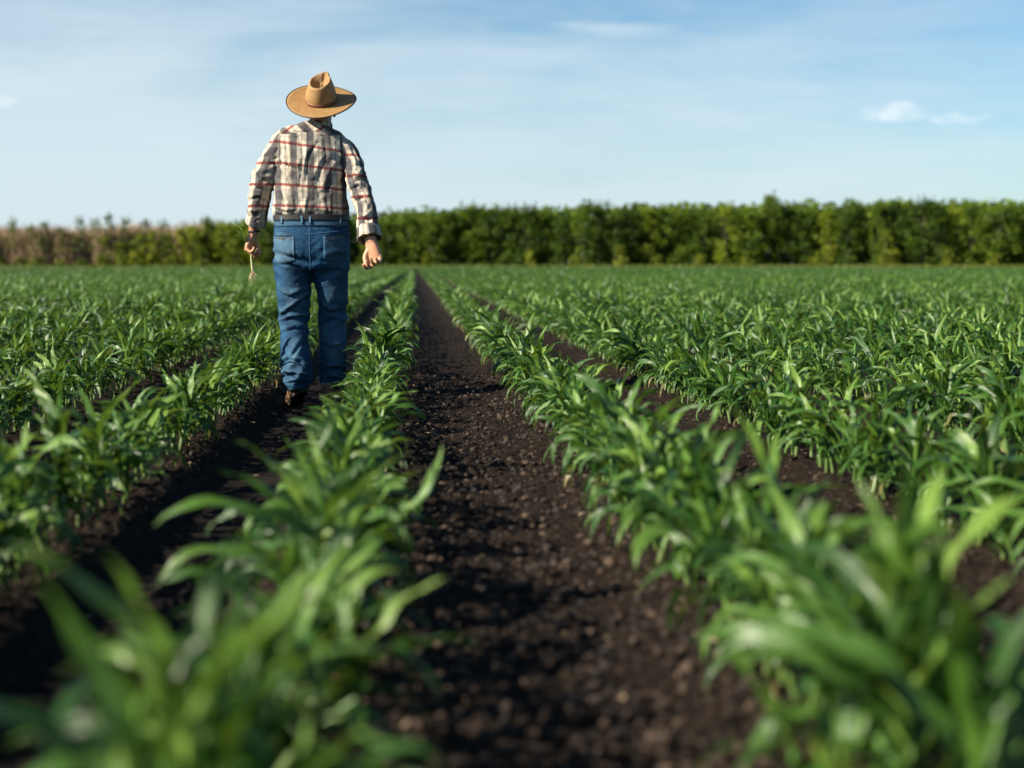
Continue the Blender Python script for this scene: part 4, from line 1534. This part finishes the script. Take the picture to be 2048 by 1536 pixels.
# band round the crown
BV, BF = [], []
for (s, e) in ((0.02, 0.0), (0.03, 0.0035), (0.19, 0.0035), (0.20, 0.0)):
    for k in range(nk):
        p = crown_pt(2 * PI * k / nk, s)
        BV.append(p + Vector((p.x, p.y, 0)).normalized() * e)
for i in range(3):
    for k in range(nk):
        a = i * nk + k; b_ = i * nk + (k + 1) % nk
        BF.append((a, b_, b_ + nk, a + nk))
hat_mesh('hat_band', BV, BF, M_band, hat)
EV, EF = [], []
for k in range(nh):
    th = 2 * PI * k / nh
    c_ = hat_brim(th, 1.0)
    rad_ = Vector((math.cos(th), math.sin(th), 0))
    for j in range(8):
        a = 2 * PI * j / 8
        EV.append(c_ + rad_ * (0.0032 * math.cos(a)) + Vector((0, 0, 0.0036 * math.sin(a))))
for k in range(nh):
    for j in range(8):
        a = k * 8 + j; b_ = k * 8 + (j + 1) % 8; c_ = ((k + 1) % nh) * 8 + (j + 1) % 8; d2 = ((k + 1) % nh) * 8 + j
        EF.append((a, b_, c_, d2))
hat_mesh('brim_edge', EV, EF, M_edge, hat)

# ------------------------------------------------------------------ seedling held in the left hand
hx = Vector(W(503, 503, AL(503)))
sl_root = empty('corn_seedling', tuple(hx))
tag(sl_root, 'small uprooted corn seedling with pale roots held in the man\'s left hand', 'seedling')


def rel(P): return [(p[0] - hx.x, p[1] - hx.y, p[2] - hx.z) for p in P]


sv = tube_np(rel([W(499, 470, AL(470)), W(500, 486, AL(486)), W(502, 505, AL(505)), W(503, 520, AL(520)), W(505.5, 541, AL(541))]), (0.0055, 0.006, 0.006, 0.0058, 0.007), 8)
obj('stalk', mesh_np('stalk', *sv), simple('pale_stem', (0.30, 0.32, 0.13), (0.45, 0.40, 0.22), 0.5), sl_root)
rp = []
rr0 = np.random.default_rng(5)
for k in range(13):
    p = np.array(rel([W(505.5, 539 + 0.6 * (k % 4), AL(539))])[0])
    ang = rr0.uniform(0, 2 * PI); sp_ = rr0.uniform(0.25, 1.1)
    pts = [p]
    d = np.array([math.cos(ang) * sp_, math.sin(ang) * sp_, -0.8])
    d /= np.linalg.norm(d)
    n = int(rr0.integers(5, 9))
    for q in range(n):
        d = d + rr0.normal(0, 0.22, 3) + np.array([0, 0, -0.12]); d /= np.linalg.norm(d)
        pts.append(pts[-1] + d * 0.0105)
    rp.append(tube_np(pts, np.linspace(0.0024, 0.0007, len(pts)), 5))
obj('roots', mesh_np('roots', *cat(rp)), M_root, sl_root)
lp = []
base_l = np.array(rel([W(492, 484, AL(480) - 0.035)])[0])
for az, el0, L, Wd, dr in ((PI * 1.02, 0.45, 0.085, 0.020, 0.1), (PI * 0.98, 0.95, 0.095, 0.024, 0.3), (PI * 1.03, 1.25, 0.11, 0.024, 0.3), (PI * 0.95, 1.1, 0.12, 0.022, 0.8), (PI * 1.05, 0.9, 0.07, 0.018, 1.0)):
    lp.append(corn_leaf(base_l, az, el0, L, Wd, dr, 0.3, 0.1, 0.002, 2, az, 0.95, 8, 2))
obj('foliage', mesh_np('foliage', *cat(lp)), M_leaf, sl_root)


# ------------------------------------------------------------------ trees
def tree_leaf_mat(name, dark, mid, light):
    m, t, b, o = new_mat(name)
    u, v, tone = t.sep(attr_vec(t))
    rnd = t.add('ShaderNodeObjectInfo').outputs['Random']
    k = t.math('ADD', t.math('MULTIPLY', tone, 0.7), t.math('MULTIPLY', rnd, 0.3))
    c = t.ramp(k, [(0.1, dark), (0.5, mid), (0.95, light)])
    t.l.new(c, b.inputs['Base Color'])
    b.inputs['Roughness'].default_value = 0.6
    b.inputs['Specular IOR Level'].default_value = 0.25
    tl = t.add('ShaderNodeBsdfTranslucent'); t.l.new(c, tl.inputs[0])
    mx = t.add('ShaderNodeMixShader'); mx.inputs[0].default_value = 0.25
    t.l.new(b.outputs[0], mx.inputs[1]); t.l.new(tl.outputs[0], mx.inputs[2]); t.l.new(mx.outputs[0], o.inputs[0])
    return m


M_tree = tree_leaf_mat('tree_foliage', (0.012, 0.028, 0.002), (0.050, 0.095, 0.004), (0.150, 0.215, 0.008))
M_yel = tree_leaf_mat('yellow_green_foliage', (0.04, 0.065, 0.004), (0.10, 0.135, 0.007), (0.25, 0.255, 0.012))
M_twig = tree_leaf_mat('brown_twigs', (0.24, 0.165, 0.10), (0.35, 0.25, 0.155), (0.46, 0.35, 0.22))
M_bark = simple('tree_bark', (0.045, 0.035, 0.025), (0.10, 0.08, 0.06), 0.9, 8)


def quads(C, size, r, up=0.0, asp=1.0):
    """random leaf-sized faces at the points C"""
    n = len(C)
    a = r.normal(size=(n, 3)); a[:, 2] += up * r.choice([-1, 1], n) * 2
    a /= np.linalg.norm(a, axis=1, keepdims=True)
    b_ = np.cross(a, r.normal(size=(n, 3))); b_ /= np.linalg.norm(b_, axis=1, keepdims=True)
    s = (size * r.uniform(0.6, 1.4, n))[:, None]
    a = a * s; b_ = b_ * s / asp
    V = np.stack([C - a, C + b_ * 0.8 + a * 0.1, C + a, C - b_ * 0.8 + a * 0.1], 1).reshape(-1, 3)
    return V, np.arange(4 * n).reshape(n, 4)


def crown_mesh(seed, H, Rr, n, low=0.03, size=0.14):
    r = np.random.default_rng(seed)
    L = []
    nl = 46
    for k in range(nl):
        h = low + (0.93 - low) * (k + r.random()) / nl
        prof_ = math.sin(PI * min(1, 0.20 + 0.72 * h)) ** 0.7
        a = r.uniform(0, 2 * PI); q = r.uniform(0.25, 0.95) * prof_
        L.append((q * Rr * math.cos(a), q * Rr * math.sin(a), h * H, Rr * r.uniform(0.20, 0.42), r.random()))
    for k in range(9):      # loose shoots above the crown
        a = r.uniform(0, 2 * PI); q = r.uniform(0, 0.8)
        for j in range(int(r.integers(1, 5))):
            L.append((q * Rr * math.cos(a), q * Rr * math.sin(a), H * (0.86 + 0.055 * j), Rr * (0.21 - 0.04 * j), r.random()))
    L = np.array(L)
    wts = L[:, 3] ** 2; wts /= wts.sum()
    idx = r.choice(len(L), n, p=wts)
    d = r.normal(size=(n, 3)); d /= np.linalg.norm(d, axis=1, keepdims=True)
    rad = L[idx, 3][:, None] * r.uniform(0.55, 1.08, (n, 1)) * np.array([1, 1, 0.85])
    C = L[idx, :3] + d * rad
    C[:, 2] = np.maximum(C[:, 2], 0.05)
    V, Fq = quads(C, size, r)
    tone = np.clip(L[idx, 4] * 0.55 + r.random(n) * 0.35, 0, 1)
    A = np.repeat(np.stack([tone, tone, tone], -1), 4, 0)
    return V, Fq, A


def trunk_mesh(seed, H, rad=0.12, nb=6):
    r = np.random.default_rng(seed)
    P = [(0, 0, -0.1)]
    for k in range(1, 7):
        P.append((P[-1][0] + r.normal(0, 0.10), P[-1][1] + r.normal(0, 0.10), H * 0.88 * k / 6))
    ps = [tube_np(P, np.linspace(rad, 0.03, 7), 7)]
    for b_ in range(nb):
        k = int(r.integers(1, 5)); p = np.array(P[k]); a = r.uniform(0, 2 * PI)
        Q = [p]
        for j in range(4):
            Q.append(Q[-1] + np.array([math.cos(a) * 0.35, math.sin(a) * 0.35, 0.45 + 0.1 * j]) * H / 10 * r.uniform(0.8, 1.2))
        ps.append(tube_np(Q, np.linspace(rad * 0.45, 0.015, 5), 5))
    return cat(ps)


def bare_crown(seed, H, Rr, n, nleaf):
    """leafless brush: many thin rising twigs, a few young leaves near the top"""
    r = np.random.default_rng(seed)
    V, Fq, A = [], [], []
    k = n
    a = r.uniform(0, 2 * PI, k); q = np.sqrt(r.random(k)) * Rr
    z0 = r.uniform(0.0, 0.6, k) * H
    ln = r.uniform(0.8, 2.4, k)
    base = np.stack([q * np.cos(a), q * np.sin(a), z0], -1)
    dirv = np.stack([np.cos(a) * r.uniform(0, 0.28, k), np.sin(a) * r.uniform(0, 0.28, k), np.ones(k)], -1) + r.normal(0, 0.08, (k, 3))
    tip = base + dirv * ln[:, None]
    sc = H * r.uniform(0.86, 1.06, k)
    tip[:, 2] = np.minimum(tip[:, 2], sc)
    side = np.cross(tip - base, r.normal(size=(k, 3))); side /= np.linalg.norm(side, axis=1, keepdims=True)
    wd = r.uniform(0.03, 0.07, k)[:, None]
    V1 = np.stack([base - side * wd, base + side * wd, tip + side * wd * 0.3, tip - side * wd * 0.3], 1).reshape(-1, 3)
    tone = r.random(k)
    A1 = np.repeat(np.stack([tone] * 3, -1), 4, 0)
    return V1, np.arange(4 * k).reshape(k, 4), A1


# line of the wood's edge: nearer on the right
def edge_y(x):
    return 222 - 0.22 * x


GT = 'trees standing along the far edge of the field'
tv = []
for k in range(9):
    H0 = 10.0
    tv.append((mesh_np('crown', *crown_mesh(100 + k, H0, 2.5, 3800)), mesh_np('trunk', *trunk_mesh(200 + k, H0))))
    tv[-1][0].materials.append(M_tree); tv[-1][1].materials.append(M_bark)
bv = []
for k in range(6):
    H0 = 9.0
    V1, F1, A1 = bare_crown(300 + k, H0, 2.3, 1500, 0)
    bv.append((mesh_np('crown', V1, F1, A1), mesh_np('trunk', *trunk_mesh(320 + k, H0, 0.09, 9))))
    bv[-1][0].materials.append(M_twig); bv[-1][1].materials.append(M_bark)
M_light = tree_leaf_mat('light_tree_foliage', (0.05, 0.08, 0.004), (0.15, 0.20, 0.006), (0.34, 0.37, 0.012))
for k in range(3):
    tv.append((mesh_np('crown', *crown_mesh(150 + k, 10.0, 2.3, 2200)), mesh_np('trunk', *trunk_mesh(250 + k, 10.0))))
    tv[-1][0].materials.append(M_light); tv[-1][1].materials.append(M_bark)


def put_tree(kind, key, me_pair, x, y, sx, sz, rz, names, label, cat_, group, matc=None):
    root = empty(kind, (x, y, 0), rz)
    root.scale = (sx, sx, sz)
    obj(names[0], me_pair[0], None, root)
    if me_pair[1]: obj(names[1], me_pair[1], None, root)
    tag(root, label, cat_, group)
    return root


rt = np.random.default_rng(31)


def x_at(px, depth_fn):
    """x where the sight line at picture column px meets the edge of the wood"""
    s = (px - 828) / 2844.4
    y = 222 / (1 + 0.22 * s)
    return s * y, y


# leafy trees: picture columns from behind the man's left hand out past the right border
pxs = []
p = 388
while p < 2130:
    pxs.append(p + rt.uniform(-6, 6)); p += rt.uniform(28, 48)
n = len(pxs)
for i, p in enumerate(pxs):
    x, y = x_at(p, None)
    y += rt.uniform(-2.0, 2.5)
    top = np.interp(p, [330, 480, 760, 1000, 1250, 1500, 1850, 2100], [454, 443, 426, 420, 413, 410, 403, 405]) + rt.normal(0, 8)
    hgt = (528 - top) / 2844.4 * y + CAM_H
    sz = hgt / 10.0
    adj = 'tall' if hgt > 10.3 else 'low' if hgt < 8.6 else 'bushy'
    light = p < 500 or rt.random() < 0.10
    put_tree('tree', None, tv[int(rt.integers(9, 12)) if light else int(rt.integers(9))], x, y, rt.uniform(0.85, 1.1), sz, rt.uniform(0, 6), ('crown', 'trunk'),
             f'{adj} {"yellow green" if light else "dark green"} tree in front rank of the wood, {ordinal(n - i)} from the right', 'tree', GT)
# leafless thicket on the left
pxs = []
p = -60
while p < 440:
    pxs.append(p + rt.uniform(-6, 6)); p += rt.uniform(22, 32)
for i, p in enumerate(pxs):
    x, y = x_at(p, None)
    y += rt.uniform(-1, 4) + (3 if p > 330 else 0)
    top = 441 + rt.normal(0, 5) - 0.03 * max(0, p - 100)
    hgt = (528 - top) / 2844.4 * y + CAM_H
    put_tree('bare_tree', None, bv[int(rt.integers(6))], x, y, rt.uniform(0.9, 1.15), hgt / 9.0, rt.uniform(0, 6), ('crown', 'trunk'),
             f'leafless reddish brown tree in the thicket at far left, {ordinal(i + 1)} from the left edge', 'bare tree', 'leafless trees in the far left thicket')
# green saplings that rise among the bare ones
sv_ = []
for k in range(4):
    sv_.append((mesh_np('crown', *crown_mesh(400 + k, 9.0, 1.3, 380, 0.35, 0.15)), mesh_np('trunk', *trunk_mesh(420 + k, 9.0, 0.07, 5))))
    sv_[-1][0].materials.append(tree_leaf_mat('sapling_foliage', (0.05, 0.08, 0.012), (0.08, 0.12, 0.016), (0.14, 0.18, 0.03)) if k == 0 else sv_[0][0].materials[0])
    sv_[-1][1].materials.append(M_bark)
for i, (p, top) in enumerate(((15, 433), (58, 437), (95, 447), (150, 452), (185, 431), (215, 436), (242, 424), (272, 433), (310, 434), (345, 440), (120, 440))):
    x, y = x_at(p, None)
    y -= 2.6
    hgt = (528 - top) / 2844.4 * y + CAM_H
    put_tree('sapling', None, sv_[i % 4], x, y, 1.0, hgt / 9.0, rt.uniform(0, 6), ('crown', 'trunk'),
             f'thin light green sapling rising through the bare thicket, {ordinal(sorted([15,58,95,150,185,215,242,272,310,345,120]).index(p) + 1)} from the left', 'sapling', 'green saplings in the far left thicket')
# low yellow-green trees where the bare thicket gives way to the leafy wood
for i, (p, top) in enumerate(((232, 470), (262, 482), (298, 466), (326, 458), (352, 462), (376, 452), (402, 458))):
    x, y = x_at(p, None)
    y -= 3.2
    hgt = (528 - top) / 2844.4 * y + CAM_H
    put_tree('small_tree', None, tv[9 + i % 3], x, y, 0.62, hgt / 10.4, rt.uniform(0, 6), ('crown', 'trunk'),
             f'low yellow green tree at the right end of the bare thicket, {ordinal(i + 1)} from the left', 'small tree', 'low trees between thicket and wood')
# yellow-green bushes at the foot of the wood
bush = []
for k in range(5):
    V1, F1, A1 = crown_mesh(600 + k, 2.0, 1.1, 420, 0.02, 0.14)
    me = mesh_np('foliage', V1, F1, A1); me.materials.append(M_yel)
    V1, F1, A1 = trunk_mesh(640 + k, 1.7, 0.03, 5)
    ms_ = mesh_np('stem', V1, F1, A1); ms_.materials.append(M_bark)
    bush.append((me, ms_))
spots = [(25, 516, 1.0), (62, 517, 1.1), (98, 515, 1.2), (140, 518, 1.0), (182, 519, 1.0), (222, 516, 1.1), (262, 512, 1.1), (285, 500, 1.2), (318, 508, 1.3), (352, 516, 1.0), (412, 500, 1.1),
         (745, 505, 0.8), (855, 508, 0.7), (1060, 500, 0.7), (1244, 492, 0.9), (1320, 512, 0.8), (1405, 508, 0.8), (1500, 515, 0.7), (1640, 514, 0.8), (1785, 462, 1.0), (1800, 500, 1.1), (1915, 500, 0.8), (2010, 505, 0.8), (1150, 512, 0.7)]
spots.sort()
for i, (p, top, s) in enumerate(spots):
    x, y = x_at(p, None)
    y -= 4.5
    s0 = y / 222
    hgt = (528 - top) / 2844.4 * y + CAM_H
    put_tree('bush', None, bush[i % 5], x * y / (y + 4.5), y, s * 1.15, hgt / 2.0, rt.uniform(0, 6), ('foliage', 'stem'),
             f'yellow green bush at the foot of the wood, {ordinal(i + 1)} bush from the left', 'bush', 'yellow green bushes along the wood')

# depth of the wood behind the first rank: one mass
r2 = np.random.default_rng(77)
Cs, tn = [], []
for k in range(900):
    px = r2.uniform(400, 2200)
    s = (px - 828) / 2844.4
    y = 222 / (1 + 0.22 * s) + r2.uniform(3, 24)
    x = s * y
    H0 = (528 - (np.interp(px, [330, 480, 760, 1000, 1250, 1500, 1850, 2100], [466, 452, 430, 424, 417, 414, 407, 409]) + r2.normal(0, 6))) / 2844.4 * y + CAM_H
    nl = 110
    zc = r2.uniform(0.02, 1, nl) * H0
    rr_ = 2.2 * np.sin(PI * np.clip(0.2 + 0.74 * zc / H0, 0, 1)) ** 0.7
    a = r2.uniform(0, 2 * PI, nl)
    Cs.append(np.stack([x + rr_ * np.cos(a), y + rr_ * np.sin(a), zc], -1)); tn.append(np.full(nl, r2.random()))
C = np.concatenate(Cs); tn = np.clip(np.concatenate(tn) * 0.7 + r2.random(len(C)) * 0.3, 0, 1)
V1, F1 = quads(C, 0.33, r2)
tag(obj('woods', mesh_np('woods', V1, F1, np.repeat(np.stack([tn] * 3, -1), 4, 0)), M_tree), 'dense green wood filling in behind the first rank of trees', 'woods', kind='stuff')
V1s = []
tn = []
for k in range(110):
    px = r2.uniform(-160, 420)
    s = (px - 828) / 2844.4
    y = 222 / (1 + 0.22 * s) + r2.uniform(4, 20)
    x = s * y
    V1, F1, A1 = bare_crown(3000 + k, 8.6 + r2.normal(0, 0.4), 2.6, 420, 0)
    V1s.append((V1 + np.array([x, y, 0]), F1, A1))
tag(obj('brushwood', mesh_np('brushwood', *cat(V1s)), M_twig), 'bare brown brushwood filling in behind the leafless trees at left', 'brushwood', kind='stuff')
# rough grass strip between crop and trees
r3 = np.random.default_rng(8)
n = 26000
s = r3.uniform(-0.36, 0.5, n)
y = 222 / (1 + 0.22 * s) - r3.uniform(2, 9, n)
C = np.stack([s * y, y, r3.uniform(0.05, 0.5, n)], -1)
V1, F1 = quads(C, 0.28, r3, 1.0, 3.0)
tn = np.clip(r3.random(n), 0, 1)
M_grass = tree_leaf_mat('rough_grass', (0.05, 0.075, 0.012), (0.09, 0.12, 0.018), (0.17, 0.17, 0.04))
tag(obj('grass', mesh_np('grass', V1, F1, np.repeat(np.stack([tn] * 3, -1), 4, 0)), M_grass), 'rough grass strip along the foot of the wood', 'grass', kind='stuff')

scene.cycles.use_denoising = True
scene.cycles.max_bounces = 8
scene.cycles.transparent_max_bounces = 4
